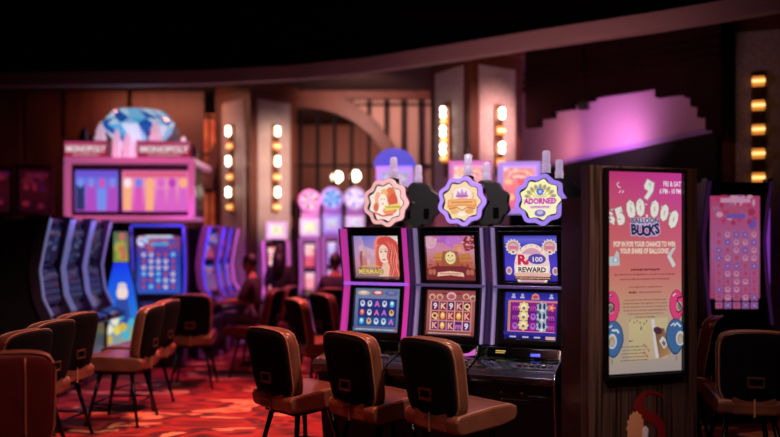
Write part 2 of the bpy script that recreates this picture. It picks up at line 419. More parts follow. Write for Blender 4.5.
# ================================================================== CHAIRS
def chair_back(hw, hh, th, y0, z0, curve, lean, k=1.0, nx=18, nz=16, puff=.012):
    """rounded upholstered panel: returns vertices and faces; k scales the outline"""
    vs = []; fs = []
    def P(s, t, side):
        x = hw * k * s * (1 - .13 * t ** 6) * (1 + .04 * t); z = hh * k * t * (1 - .08 * s ** 6) + .012 * (1 - s * s) * (1 if t > 0 else 0)
        e = (1 - s ** 8) * (1 - t ** 8)
        y = y0 + curve * (x / hw) ** 2 - lean * (z + hh) / (2 * hh) ** 1.0 * 1.0
        return (x, y + (th / 2 + puff * e) * side, z0 + z)
    for side in (-1, 1):
        for j in range(nz + 1):
            for i in range(nx + 1):
                vs.append(P(-1 + 2 * i / nx, -1 + 2 * j / nz, side))
    W = nx + 1; Q = W * (nz + 1)
    for j in range(nz):
        for i in range(nx):
            q = j * W + i; fs.append((q, q + 1, q + 1 + W, q + W)); q += Q; fs.append((q + W, q + 1 + W, q + 1, q))
    ring = [i for i in range(W)] + [j * W + nx for j in range(1, nz + 1)] + [nz * W + i for i in range(nx - 1, -1, -1)] + [j * W for j in range(nz - 1, 0, -1)]
    for a, b2 in zip(ring, ring[1:] + ring[:1]): fs.append((a + Q, b2 + Q, b2, a))
    return vs, fs, [vs[i] for i in ring], [vs[i + Q] for i in ring]

def make_chair(lm=leather):
    """gaming chair facing local +Y, seat top .64, back top 1.13"""
    t = empty('slot_chair', (0, 0, 0))
    Z0, HH, HW, Y0 = .858, .248, .236, -.20
    vs, fs, ring, ringf = chair_back(HW, HH, .085, Y0, Z0, .035, .10)
    bk = MB().add(vs, fs).build('backrest', lm, t, smooth=True)
    MB().tube([(x * .992, y, z) for x, y, z in ring], .006, 6, closed=True).build('piping', piping_m, bk, smooth=True)
    MB().tube([(x * .992, y, z) for x, y, z in ringf], .006, 6, closed=True).build('piping', piping_m, bk, smooth=True)
    vs, fs, ring2, _ = chair_back(HW, HH, .012, Y0 - .053, Z0, .035, .10, k=.955, puff=.008)
    pn = MB().add(vs, fs).build('back_panel', black_fab, t, smooth=True)
    hy = Y0 - .053 - .10 * .30 - .018
    for x in (-.085, .085): MB().tube([(x, Y0 + .035 * (x / HW) ** 2 - .10 * (z + HH) / (2 * HH) + .0535, Z0 + z) for z in [-.23 + .0575 * q for q in range(9)]], .005, 6).build('channel_seam', piping_m, bk, smooth=True)
    h = MB()
    for dx in (-.05, .05): h.box((dx, hy, Z0 - .10), (.016, .014, .075))
    for dz in (-.032, .032): h.box((0, hy, Z0 - .10 + dz), (.116, .014, .016))
    h.build('grab_handle', bronze, t, bevel=.003)
    # seat: rounded cushion with a waterfall front
    s = MB(); prof = [(-.25, .53), (-.265, .60), (-.24, .635), (-.1, .645), (.14, .655), (.28, .65), (.345, .625), (.362, .575), (.33, .53), (.2, .51), (-.2, .51)]
    s.prism(prof, -.24, .24, 'x'); s.build('seat', lm, t, bevel=.035, seg=4)
    for x in (-.232, .232): MB().tube([(x * .99, y * .985, z - .004) for y, z in prof[1:8]], .005, 6).build('piping', piping_m, t, smooth=True)
    s = MB(); s.box((0, -.235, .60), (.30, .05, .16)); s.build('back_bracket', lm, t, bevel=.02)
    MB().box((0, -.262, .59), (.012, .012, .16)).build('seam_strip', piping_m, t)
    MB().box((0, .02, .495), (.36, .40, .03)).build('seat_frame', black_metal, t, bevel=.005)
    for sx in (-1, 1):
        for sy in (-1, 1):
            MB().tube([(sx * .15, .02 + sy * .15, .49), (sx * .245, .02 + sy * .245, .012)], [.021, .014], 8).add([], []).build('leg', black_metal, t, smooth=True)
    q = [(sx * .205, .02 + sy * .205, .20) for sx, sy in ((-1, -1), (1, -1), (1, 1), (-1, 1))]
    m = MB(); 
    for i in range(4): m.tube([q[i], q[(i + 1) % 4]], .009, 6)
    m.build('stretcher', black_metal, t, smooth=True)
    for sx in (-1, 1):
        for sy in (-1, 1): MB().lathe([(.018, 0), (.02, .004), (.018, .018)], (sx * .246, .02 + sy * .246, 0), 8).build('glide', black_pl, t)
    return t
CH = {'b': None, 'r': None}
def chair(px, Y, facing, label, group, kind='b', x=None):
    if CH[kind] is None: t = CH[kind] = make_chair(leather if kind == 'b' else leather_red)
    else: t = copy_tree(CH[kind])
    t.location = (x if x is not None else at(px, 0, Y).x, Y, 0); t.rotation_euler.z = R(facing - 90)
    # the given point is the middle of the backrest
    v = Vector((math.cos(R(facing)), math.sin(R(facing)), 0)) * .22
    t.location += v
    return tag(t, label, 'chair', group)
GF = 'brown leather chairs at the front bank of machines'
chair(275, 5.55, 45, 'brown leather chair with black back, leftmost at the front bank, before the red-haired woman screen', GF)
chair(354, 5.25, 44, 'brown leather chair with black back, middle of the three at the front bank', GF)
chair(434, 4.95, 43, 'brown leather chair with black back nearest the wooden sign kiosk, its whole seat showing', GF)
GL_ = 'chairs in the dim left foreground'
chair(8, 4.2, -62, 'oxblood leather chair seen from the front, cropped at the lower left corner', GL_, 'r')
chair(20, 5.35, 166, 'black-backed chair directly behind the oxblood chair at the left edge', GL_)
chair(47, 5.98, 165, 'black-backed chair, middle of the slanting row at the left edge', GL_)
chair(73, 6.62, 164, 'black-backed chair at the far end of the slanting row at the left edge', GL_)
GM = 'chairs in front of the silvery machines on the left'
chair(147, 7.35, 176, 'side-on chair with lit tan seat facing the silvery machines, nearest of its row', GM)
chair(163, 8.0, 172, 'side-on chair mostly hidden behind the one with the lit tan seat', GM)
chair(191, 8.9, 96, 'chair with square black back turned to us, facing the blue end machine', GM)
GR = 'chairs along the purple row of machines'
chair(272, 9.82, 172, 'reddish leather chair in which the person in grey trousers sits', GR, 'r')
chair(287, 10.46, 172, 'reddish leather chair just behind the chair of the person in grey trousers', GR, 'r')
GB = 'chairs behind the left end of the front bank'
chair(300, 8.3, 28, 'brown chair seen edge-on just above the leftmost front chair', GB)
chair(325, 9.05, 35, 'brown chair seen edge-on between the two left front chairs', GB)
chair(333, 10.0, 88, 'dark chair under the dark-haired person beside the red-haired woman screen', GB)
GK = 'chairs to the right of the sign kiosk'
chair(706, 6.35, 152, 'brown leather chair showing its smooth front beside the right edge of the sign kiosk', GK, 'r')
chair(753, 5.35, 78, 'large dark chair back below the portrait machine at the right edge', GK)

# ================================================================== FRONT BANK OF SLOT MACHINES
RZ = R(-22); DX = Vector((math.cos(RZ), math.sin(RZ), 0)); NB = Vector((-math.sin(RZ), math.cos(RZ), 0))   # along the row, and away from the viewer
M1 = Vector((-.105, 6.342, 0)); PITCH = .64
SW, SH = .404, .360

def art_mermaid_top():
    a = Art(SW, SH); r = random.Random(3)
    a.grad([(0, '#8a7cc8'), (30, '#b890c0'), (60, '#c888a0'), (88, '#8a6a78')], right=['#e8d8c8', '#f0d8c0', '#e0b0a0', '#c07a70'])
    a.poly([(18, 0), (55, 0), (46, 30), (24, 22)], ['#6a70c8', '#8080d0', '#b08cc8', '#a080c0'])
    for k in range(7): a.ell(r.uniform(5, 45), r.uniform(15, 60), 5, 7, r.choice(['#c098c0', '#b888b8', '#d8a8c0']), 12)
    # small figure at the left
    a.poly([(12, 70), (16, 48), (20, 40), (26, 44), (28, 58), (30, 74)], '#c88078'); a.ell(20.5, 36, 4, 5.5, '#e0a898'); a.line([(17, 32), (14, 44), (15, 60), (10, 72)], [4, 5, 5, 3], '#9a4a50'); a.line([(22, 46), (28, 30), (26, 24)], [3, 2.5, 2], '#d89888')
    # long red hair round a pale face
    hair = ['#d44c48', '#e87062', '#c43e48', '#f08c78', '#dc5a50']
    for x, y, rx_, ry in ((60, 22, 15, 22), (72, 14, 20, 13), (88, 34, 13, 26), (84, 60, 14, 24), (56, 44, 8, 24), (92, 74, 9, 16), (70, 76, 12, 14)): a.ell(x, y, rx_, ry, r.choice(hair))
    a.poly([(62, 60), (78, 56), (84, 88), (52, 88)], '#f0c0a8')
    a.ell(67, 38, 11.5, 20, '#f6d0bc', rot=-8); a.ell(63, 42, 7, 14, '#fbdccb', rot=-8)
    for x, y in ((61, 33), (71, 32)): a.ell(x, y, 3, 1.5, '#7a4a48'); a.line([(x - 4, y - 4), (x, y - 5.2), (x + 4, y - 4.2)], 1, '#a85040')
    a.line([(66, 35), (64.5, 43), (66.5, 44)], .8, '#d89a88'); a.ell(66, 49.5, 4, 1.7, '#c84a54')
    for k in range(9):
        x = 78 + 2.2 * k; a.line([(70 + k * 2, 8 + k), (x, 24 + 2 * k), (x - 4, 44 + 2 * k), (x + 2, 64 + 2 * k), (x - 3, 88)], [1.5, 3, 3, 3, 1.5], hair[k % 5])
    for k in range(6): a.line([(74 + 3.4 * k, 10 + 2 * k), (83 + 2.4 * k, 30 + 2 * k), (79 + 2.6 * k, 50), (84 + 2 * k, 74)], [.5, 1.1, 1.1, .5], '#f8a488' if k % 2 else '#9a2430')
    for k in range(5): a.line([(58 - k, 14 + 3 * k), (51 - k * .4, 34), (53 - k, 60), (49, 74)], [1.5, 2.5, 2.5, 1.5], hair[(k + 2) % 5])
    a.text('MERMAID', 36, 79, 15, '#e8cc70', .03, .86, stroke='#4a3420', sw=.07); a.line([(12, 64), (40, 61), (58, 64)], [1, 3, 1], '#d8b860')
    a.rect(0, 84, 100, 88, '#6a5060'); return a
def art_mermaid_low():
    a = Art(SW, SH); a.grad([(0, '#687898'), (22, '#7080a8'), (88, '#385a8a')]); r = random.Random(5)
    for x, c in ((18, '#c8a898'), (50, '#b04a60'), (80, '#585a98')): a.ell(x, 9, 14, 5, c); a.ell(x, 8, 8, 3, '#e8d0c0' if x < 60 else '#8078b0')
    a.rect(6, 20, 95, 78, '#7a6aa0'); a.rect(8, 21, 93, 77, '#1c2a6a')
    symbol_grid(a, 9, 22, 92, 76, 5, 3, ['#2a3a88', '#283078', '#1c5aa0'], [('t', 'A', '#e070b8', '#5a2a80'), ('e', '#e0e0e8', '#5868a0'), ('e', '#d85a58', '#f0b090'), ('e', '#58b0d8', '#d8f0f8'), ('t', 'A', '#c078d8', '#402a78'), ('e', '#e8c080', '#a84038')], .8, 8)
    a.rect(0, 80, 100, 88, '#58688a'); a.dashes(6, 94, 82.5, 3, '#b8c0d0', 2); a.ell(93, 84, 4, 3, '#c04858'); return a
def art_barn_top():
    a = Art(SW, SH); a.grad([(0, '#b86ab0'), (30, '#d08aa0'), (60, '#b86458'), (88, '#8a3c3c')])
    a.ell(8, 14, 14, 12, '#d8a8b8'); a.ell(34, 8, 12, 9, '#b060c0'); a.ell(56, 12, 16, 12, '#c070c8'); a.ell(90, 14, 14, 14, '#8a2c34'); a.ell(84, 22, 10, 9, '#a03c34')
    r = random.Random(9)
    for q in range(40): a.ell(r.uniform(0, 100), r.uniform(0, 34), r.uniform(1, 4), r.uniform(1, 3), r.choice(['#d088c0', '#c070b0', '#e0a8b8', '#b860a0', '#d89098']), 10)
    for q in range(30): a.rect(*(lambda x, y: (x, y, x + r.uniform(2, 7), y + r.uniform(1, 4)))(r.uniform(0, 94), r.uniform(48, 84)), r.choice(['#a84a48', '#8a3440', '#c06a54', '#b8584c']))
    for x0, x1, y, c in ((18, 42, 34, '#c88848'), (68, 92, 36, '#c07c48')):
        a.poly([(x0 - 4, y + 16), (x0 + 2, y), (x1 - 2, y - 2), (x1 + 4, y + 14)], c); a.rect(x0, y + 15, x1, y + 36, '#b8604c'); a.rect(x0 + 4, y + 20, x0 + 8, y + 32, '#8a3a38'); a.rect(x1 - 9, y + 20, x1 - 5, y + 32, '#8a3a38')
        a.line([(x0 - 2, y + 10), (x1 + 2, y + 8)], 1.5, '#a86038')
    a.poly([(58, 22), (62, 15), (78, 17), (80, 28), (58, 30)], '#d88878'); a.poly([(62, 30), (70, 20), (80, 34)], '#e0988a')
    a.poly([(36, 30), (66, 30), (72, 64), (30, 64)], '#a8583c')
    a.ell(51, 43, 12.5, 15, '#a87840'); a.ell(51, 43, 10.5, 13, '#efd9a4')
    for x in (47, 55): a.ell(x, 39, 1.5, 1.8, '#8a5a34')
    a.line([(44, 46), (48, 50), (54, 50), (58, 46)], 1.2, '#8a5a34'); a.line([(51, 41), (50, 45)], 1, '#a87840'); a.line([(44, 33), (51, 30), (58, 33)], 1.2, '#a8783c')
    a.poly([(0, 66), (20, 60), (80, 60), (100, 66), (100, 88), (0, 88)], '#7a2c34')
    a.poly([(24, 73), (50, 70), (76, 73), (78, 81), (50, 78), (22, 81)], '#f0c0a4'); a.dashes(28, 72, 74.4, 2.4, '#a85a50', 3)
    for x in (8, 16, 86, 94): a.ell(x, 72, 4, 6, '#b86850')
    return a
def art_barn_low():
    a = Art(SW, SH); a.grad([(0, '#98484c'), (40, '#a8605c'), (88, '#8a4844')])
    for x, y in ((10, 13), (26, 13), (80, 11), (94, 14)): a.ell(x, y, 7, 6, '#d8a890'); a.ell(x, y + 1, 4, 4, '#a04a4a')
    a.rect(30, 4, 70, 8, '#8a3040'); a.ell(50, 11, 10, 8, '#e0b0b0'); a.ell(50, 12, 7, 5, '#b85a68')
    a.rect(7, 20, 93, 80, '#c88080')
    symbol_grid(a, 9, 21, 92, 79, 5, 3, ['#5a1c48', '#8a2430', '#4a2470'], [('t', 'K', '#f0b0a0', '#a02038'), ('t', '9', '#e8dce8', '#483080'), ('t', 'Q', '#f0d090', '#803030'), ('e', '#f0a848', '#f8e0a0'), ('t', 'm', '#d070c0', '#502060'), ('t', 'K', '#f8c0b0', '#b02838')], 1.4, 4)
    for x in (9.4, 58.6, 75.2): a.line([(x + (0 if x < 10 else 0), 21), (x, 79)], 1.2, '#f0b8a0')
    a.rect(0, 82, 100, 88, '#7a4048'); a.dashes(6, 90, 84, 2, '#e0b8a8', 5); a.ell(91, 85, 3, 2.4, '#e0604a'); return a
def shell(a, x, y, s):
    a.rad(lambda t: s * (1 + .1 * math.cos(14 * t)), x, y, '#e8d0d8', 84); a.rad(lambda t: s * .78 * (1 + .08 * math.cos(14 * t)), x, y, '#c89878', 84)
    a.ell(x, y, s * .6, s * .5, '#d8b0c0'); a.rect(x - s * .55, y - s * .12, x + s * .55, y + s * .3, '#e0709a'); a.ell(x, y + s * .75, s * .5, s * .3, '#f0dcc8'); a.ell(x, y + s * .7, s * .2, s * .15, '#a85a60')
def art_reward_top():
    a = Art(SW, SH); a.grad([(0, '#3a38a8'), (8, '#6a68d8'), (25, '#3a34b0'), (55, '#5040c8'), (88, '#3828a0')])
    shell(a, 17, 22, 14); shell(a, 86, 22, 14)
    a.ell(52, 62, 34, 46, '#f8dcd0', 40); a.ell(52, 64, 28, 40, '#d8a0b8', 40)
    for k in range(9):
        t = PI + PI * (k + .5) / 9; a.ell(52 + 31 * math.cos(t), 60 + 41 * math.sin(t), 1.6, 1.6, '#e8a070', 8)
    a.rect(24, 36, 84, 58, '#f0d0d0'); a.text('R', 33, 55, 26, '#c82848', .05, 1.1, stroke='#f8e8e0', sw=.05); a.ell(62, 45, 17, 10, '#5848a8'); a.text('100', 62, 50, 13, '#f0e0f0', .02, 1.1)
    a.poly([(38, 52), (46, 44), (46, 56)], '#d83048')
    a.poly([(17, 88 - 14), (24, 60), (80, 60), (88, 74), (84, 80), (52, 76), (21, 80)], '#e8b8a8'); a.poly([(22, 58), (82, 58), (84, 72), (52, 70), (20, 72)], '#fbe6da')
    a.text('REWARD', 52, 70, 13, '#3a2038', .035, .98)
    for x in (8, 96): a.ell(x, 68, 6, 8, '#e0c0c8'); a.ell(x, 68, 3.5, 5, '#b07888')
    a.rect(18, 79, 88, 85, '#2a1838'); a.dashes(20, 86, 80.5, 3, '#e0a860', 4); return a
def art_reward_low():
    a = Art(SW, SH); a.grad([(0, '#2a2888'), (12, '#3430a8'), (88, '#201868')])
    for x in (16, 33, 88): a.ell(x, 5, 3, 3, '#9aa0d8'); a.rect(x - 4, 8, x + 4, 11, '#b8b8d8')
    a.poly([(50, 13), (52, 4), (58, 1), (64, 4), (66, 13)], '#d88878'); a.ell(58, 8, 5, 3, '#b84858')
    a.rect(7, 15, 100, 20, '#d87888'); a.rect(6, 16, 11, 74, '#c88070'); a.rect(11, 19, 98, 74, '#4a1464')
    symbol_grid(a, 12, 19, 98, 73, 5, 3, ['#8a1c88', '#6a1c80'], [('t', 'm', '#c850b0', '#5a1068'), ('s', '#e07058', '#f0c0a0'), ('e', '#c860c0', '#4a50c0'), ('t', 'm', '#b848a8', '#5a1068')], .5, 6)
    for k in range(3):
        a.rad(lambda t: 9.5 * (1 + .12 * math.cos(8 * t)), 37, 28 + k * 17, '#e0d088', 48); a.ell(37, 27 + k * 17, 5, 5, '#f4ecc0'); a.ell(37, 30 + k * 17, 3, 3, '#a85890'); 
    a.rect(62, 19, 82, 74, '#4a5878')
    for k in range(3):
        a.rad(lambda t: 10 * (1 + .14 * math.cos(7 * t)), 72, 28 + k * 18, '#a8b4c4', 42); a.ell(68, 26 + k * 18, 2.4, 6, '#26385a'); a.ell(76, 26 + k * 18, 2.4, 6, '#26385a'); a.ell(72, 34 + k * 18, 3, 3, '#d8dce0')
    a.rect(0, 74, 100, 81, '#2c2a90'); a.rect(8, 73, 97, 75, '#d878a8')
    for x in (18, 42, 64): a.rect(x - 6, 83, x + 6, 86, '#b8b0c8')
    a.rect(80, 82, 98, 88, '#d0a8a8'); return a

def wave(R0, amp, n, ph=0): return lambda t: R0 * (1 + amp * math.cos(n * t + ph))
def ring_mesh(fo, fi, y0, y1, N=120):
    m = MB(); vs = []
    for f, y in ((fo, y0), (fo, y1), (fi, y1), (fi, y0)):
        vs += [(f(2 * PI * k / N) * math.cos(2 * PI * k / N), y, f(2 * PI * k / N) * math.sin(2 * PI * k / N)) for k in range(N)]
    fs = []
    for q in range(4):
        a, b2 = q * N, ((q + 1) % 4) * N
        fs += [(a + k, a + (k + 1) % N, b2 + (k + 1) % N, b2 + k) for k in range(N)]
    return m.add(vs, fs)
def badge_art(k, R0):
    a = Art(2 * R0, 2 * R0); fn = wave(49, .075, 9, .4)
    if k == 0:
        a.rad(fn, 50, 50, '#f6dcd0', 108); a.ell(34, 52, 24, 34, '#f8e8dc')
        for x, y, rx_, ry, c in ((62, 30, 16, 22, '#e07850'), (70, 52, 14, 28, '#d85a44'), (26, 40, 10, 20, '#f0a888'), (58, 72, 18, 12, '#e89068'), (20, 62, 8, 12, '#d86a58'), (44, 24, 10, 12, '#f0b078')): a.ell(x, y, rx_, ry, c)
        a.ell(40, 44, 13, 18, '#fbe4d6'); a.ell(36, 40, 2, 1.4, '#8a5048'); a.ell(45, 40, 2, 1.4, '#8a5048'); a.ell(40, 53, 3.2, 1.6, '#c84850')
        a.poly([(44, 58), (92, 52), (92, 68), (46, 72)], '#e8d070'); a.dashes(50, 90, 60, 4, '#a07830', 3); a.line([(14, 76), (40, 86), (70, 82)], 5, '#d86058')
    elif k == 1:
        a.rad(fn, 50, 50, '#f6d4ac', 108); a.ell(50, 32, 24, 18, '#f4e2e4'); a.ell(24, 62, 12, 12, '#e8a868'); a.ell(76, 62, 12, 12, '#e8a868'); a.poly([(34, 38), (38, 22), (46, 30), (50, 16), (55, 30), (62, 22), (66, 38)], '#c888c8'); a.ell(50, 37, 18, 4, '#b06ab0')
        a.poly([(12, 46), (50, 42), (88, 46), (90, 66), (50, 62), (10, 66)], '#e89858'); a.poly([(16, 48), (50, 45), (84, 48), (85, 60), (50, 57), (15, 60)], '#f0b078'); a.dashes(22, 78, 50.5, 4.5, '#c87040', 6)
        a.line([(14, 70), (36, 66), (50, 74), (64, 66), (86, 70)], 2.4, '#a86038'); a.ell(30, 76, 12, 7, '#e8b070'); a.ell(70, 76, 12, 7, '#e0a060'); a.ell(50, 84, 12, 5, '#f6ead8')
        for x in (22, 78): a.line([(x, 44), (x + 4, 34), (x, 28)], 2, '#d08848')
    else:
        a.rad(fn, 50, 50, '#f4ecb8', 108)
        for q in range(11):
            t = PI + PI * q / 10; a.ell(50 + 34 * math.cos(t), 52 + 34 * math.sin(t), 5, 8, '#c8b048', rot=math.degrees(t) + 90); a.ell(50 + 35 * math.cos(t), 52 + 35 * math.sin(t), 2.2, 4, '#7a8ac8', rot=math.degrees(t) + 90)
            a.line([(50, 52), (50 + 26 * math.cos(t), 52 + 26 * math.sin(t))], 1.4, '#b89a3c')
        a.rad(lambda t: 9 * (1 + .15 * math.cos(8 * t)), 50, 30, '#5a6ad0', 48); a.ell(50, 30, 4, 4, '#a8c0f0')
        a.ell(50, 84, 14, 9, '#7a68c0'); a.ell(50, 82, 8, 5, '#c0b0e0')
        a.text('ADORNED', 50, 60, 19, '#c01c98', .05, .86, stroke='#f4e4f0', sw=.06); a.poly([(22, 65), (78, 65), (74, 73), (26, 73)], '#e8c8e0'); a.dashes(28, 72, 66.5, 4, '#a04098', 8)
    return a
violet_sheen_chrome = pbr('violet_sheen_chrome', '#b8a0cc', .2, 1., emit='#7a58a0', es=.08)  # rail chrome; a faint violet emission stands in for its reflections
strip_mats = {
    'magenta': pbr('lit_magenta_strip', '#902070', .3, emit='#c83aa8', es=.75),
    'purple': pbr('lit_purple_bar', '#6030a0', .3, emit='#a860e8', es=.85),
    'lav': pbr('lit_lavender_strip', '#9080b0', .25, emit='#a898d0', es=.32),
    'dim': pbr('dim_violet_sheen', '#6a5a80', .2, .6, emit='#7a60a8', es=.25)}  # last entry: dark metal, its violet reflection put in as weak emission
back_pl = pbr('haze_grey_plastic', '#3a3a38', .45)  # badge-back plastic, lightened so its colour carries the haze
neon = [pbr('lit_salmon_edge', '#f0b0a8', .3, emit='#f2b4b4', es=.95), pbr('lit_lilac_edge', '#a080e0', .3, emit='#a884e8', es=.95), pbr('lit_violet_edge', '#9070e0', .3, emit='#a080ea', es=.95)]

def monitor(t, name, art, up):
    z0 = 1.387; th = R(9) * (1 if up else -1); h = .222 * (1 if up else -1)
    cz = z0 + h * math.cos(th); cy = -abs(h) * math.sin(abs(th)) - .012
    m = MB(); ow, oh, iw, ih = .485, .436, SW + .004, SH + .004
    for x in (-1, 1): m.box((x * (ow + iw) / 4, 0, 0), ((ow - iw) / 2, .05, oh))
    for z in (-1, 1): m.box((0, 0, z * (oh + ih) / 4), (iw, .05, (oh - ih) / 2))
    m.box((0, .02, 0), (iw, .008, ih))
    b = m.build(name, black_pl, t, bevel=.006, loc=(.012, cy, cz), rot=(th, 0, 0))
    art.build('screen', b, (0, .008, 0), (0, 0, 0), .92)
    return b
def lamp_tower(t, x, y, z, h=.24):
    b = MB().lathe([(.05, 0), (.05, .03), (.036, .04)], (0, 0, 0), 14).build('signal_lamp', black_pl, t, loc=(x, y, z), smooth=True)
    MB().lathe([(.036, .04), (.036, h * .5), (.03, h * .53), (.032, h * .56), (.032, h * .94), (.02, h)], (0, 0, 0), 16).build('lamp_glass', glass, b, smooth=True)
    MB().lathe([(.012, .04), (.012, h * .9)], (0, 0, 0), 8).build('lamp_core', pbr('lamp_core', '#d8c8e0', .4), b)
def front_slot(i, label, arts, strips, bar, group, rear=False, off=0):
    base = M1 + DX * (PITCH * i + off) + (NB * .93 if rear else Vector((0, 0, 0)))
    t = empty('slot_machine', base, RZ + (PI if rear else 0), label, 'slot machine', group)
    m = MB(); m.prism([(-.05, 1.845), (.03, 1.387), (-.05, .945), (-.05, .03), (.44, .03), (.44, 1.845)], -.288, .288, 'x'); m.build('cabinet', black_pl, t, bevel=.008)
    MB().box((0, .19, .02), (.5, .42, .04)).build('plinth', black_matte, t)
    # curved side rails with light strips
    prof = [(-.105, 1.845), (-.065, 1.62), (-.03, 1.45), (-.022, 1.387), (-.03, 1.32), (-.065, 1.14), (-.11, .94)]
    for s in (-1, 1):
        rail = MB().prism(prof + [(y + .16, z) for y, z in reversed(prof)], s * .302 - .012, s * .302 + .012, 'x').build('side_rail', violet_sheen_chrome, t, bevel=.004)
        hw_ = .02 if strips == 'magenta' else .009
        MB().prism([(y - .008, z) for y, z in prof] + [(y + .05, z) for y, z in reversed(prof)], s * .275 - hw_, s * .275 + hw_, 'x').build('light_strip', strip_mats[strips], t, bevel=.003)
    monitor(t, 'upper_monitor', arts[0], True); monitor(t, 'lower_monitor', arts[1], False)
    MB().box((0, -.035, 1.387), (.57, .05, .024)).build('divider_bar', strip_mats[bar], t, bevel=.006)
    MB().box((0, .14, 1.852), (.58, .44, .014)).build('top_plate', grey_metal, t, bevel=.004)
    # button deck
    MB().prism([(-.12, .93), (-.155, .855), (-.44, .80), (-.475, .765), (-.46, .71), (-.06, .71), (-.06, .93)], -.362, .262, 'x').build('button_deck', deck_m, t, bevel=.012)
    MB().prism([(-.425, .808), (-.487, .772), (-.47, .735), (-.455, .745), (-.462, .768), (-.42, .792)], -.364, .264, 'x').build('deck_edge', deck_edge, t, bevel=.004)
    pl = MB(); pl.box((-.03, -.1445, .895), (.54, .012, .07), rot=Matrix.Rotation(R(-25), 3, 'X')); rp = pl.build('riser_panel', black_gloss, t, bevel=.004)
    if i == 2 and not rear:
     a = Art(.13, .03); a.rect(0, 2, 60, 8, '#e8c060'); a.rect(0, 13, 55, 19, '#e0b050'); a.build('price_label', t, (-.17, -.153, .897), (R(-25), 0, 0), .8)
    if i == 2 and not rear: MB().box((.07, -.155, .885), (.075, .012, .024), rot=Matrix.Rotation(R(-25), 3, 'X')).build('bill_slot', pbr('lit_blue_slot', '#1030c0', .3, emit='#2450e8', es=1.0), t, bevel=.004)
    if i == 1 and not rear: MB().prism([(.08, .858), (.20, .878), (.255, .915), (.255, .865), (.18, .852)], -.186, -.176, 'y').build('reflective_wedge', pbr('pink_reflection', '#c060b8', .2, emit='#c868c8', es=.6), t, bevel=.003)  # reflective wedge on the riser; its pink reflection is given as glow
    for q in range(6): MB().box((-.02 + q * .045, -.30, .836), (.034, .03, .016), rot=Matrix.Rotation(R(11), 3, 'X')).build('bet_button', pbr('clear_button', '#5a5868', .15), t, bevel=.005)
    # lower door with its locks
    MB().prism([(-.40, .705), (-.30, .06), (-.06, .06), (-.06, .705)], -.352, .252, 'x').build('belly_door', pbr('satin_black', '#060507', .45, spec=.3), t, bevel=.01)
    for x, z in ((-.13, .64), (-.13, .585), (.02, .645)):
        yy = -.40 + (.705 - z) * .155
        MB().box((x, yy - .004, z), (.018, .014, .018)).build('lock', chrome, t, bevel=.005)
    MB().box((-.02, -.40 + .115 * .155, .59), (.20, .012, .006)).build('door_seam', grey_metal, t)
    MB().box((.13, -.388, .61), (.14, .014, .035)).build('ticket_slot', dark_metal, t, bevel=.004)
    # badge topper
    zc, R0 = 2.07, .198
    tp = MB().prism([(wave(R0, .055, 9, .4)(2 * PI * k / 108) * math.cos(2 * PI * k / 108), wave(R0, .055, 9, .4)(2 * PI * k / 108) * math.sin(2 * PI * k / 108)) for k in range(108)], .0, .09, 'y').build('topper', back_pl if rear else black_pl, t, loc=((0, .035, .04)[i] if not rear else 0, .2, zc), bevel=.006)
    MB().box((0, .05, -.2), (.10, .05, .06)).build('topper_post', black_metal, tp)
    if rear:
        for s in (-1, 1): MB().box((s * .09, .095, -.08), (.05, .02, .09)).build('vent_cover', black_metal, tp, bevel=.006)
        MB().box((.06, .094, .02), (.07, .012, .012)).build('warning_strip', pbr('pale_strip', '#a0b8a0', .4), tp)
        lamp_tower(t, .02, .2, zc + R0 - .03, .2)
    else:
        ring_mesh(wave(R0, .055, 9, .4), wave(R0 * .80, .075, 9, .4), -.025, 0).build('topper_frame', neon[i], tp, bevel=.004)
        ring_mesh(wave(R0 * .815, .075, 9, .4), wave(R0 * .785, .075, 9, .4), -.028, -.001).build('inner_line', black_pl, tp)
        badge_art(i, R0 * .80).build('topper_face', tp, (0, -.004, 0), (0, 0, 0), 1.05)
        lamp_tower(t, (.03, .06, .07)[i], .29, zc + R0 - .02, .22)
    return t
GS = 'slot machines in the front bank'
s1 = front_slot(0, 'slot machine showing a red-haired woman, with glowing magenta side strips', (art_mermaid_top(), art_mermaid_low()), 'magenta', 'purple', GS)
s2 = front_slot(1, 'slot machine with tan village artwork and a lilac badge with orange ribbon', (art_barn_top(), art_barn_low()), 'lav', 'dim', GS)
s3 = front_slot(2, 'slot machine with blue REWARD screen and violet ADORNED badge beside the kiosk', (art_reward_top(), art_reward_low()), 'lav', 'dim', GS)
# chrome-edged end panel closing the right end of the bank
pan = MB().prism([(-.12, .95), (-.16, .87), (-.47, .81), (-.51, .77), (-.45, .40), (-.42, .02), (-.1, .02), (-.1, .95)], .2665, .276, 'x').build('end_panel', black_pl, s3, bevel=.003)
MB().tube([(.272, y, z) for y, z in [(-.13, .95), (-.17, .875), (-.46, .82), (-.515, .775), (-.50, .68), (-.455, .40), (-.425, .02)]], .008, 8).build('chrome_edge', chrome, pan, smooth=True)
GQ = 'slot machines backing onto the front bank'
for i, w_ in enumerate(['whose dark badge back shows between the pink and the lilac badges', 'whose dark badge back shows between the lilac and the violet badges', 'whose dark badge back shows between the violet badge and the kiosk']):
    b1 = Art(SW, SH).grad([(0, '#4a3080'), (88, '#803060')]); b2_ = Art(SW, SH).grad([(0, '#304080'), (88, '#402060')])
    symbol_grid(b2_, 8, 16, 92, 76, 5, 3, '#281c50', [('e', '#c06080', '#e0b0c0'), ('e', '#6080c0', '#b0c0e0')], 1, 3); b1.ell(50, 44, 30, 24, '#c08050'); b1.ell(50, 44, 24, 18, '#a04060')
    front_slot(i, 'machine ' + w_, (b1, b2_), 'dim', 'dim', GQ, rear=True, off=.12)

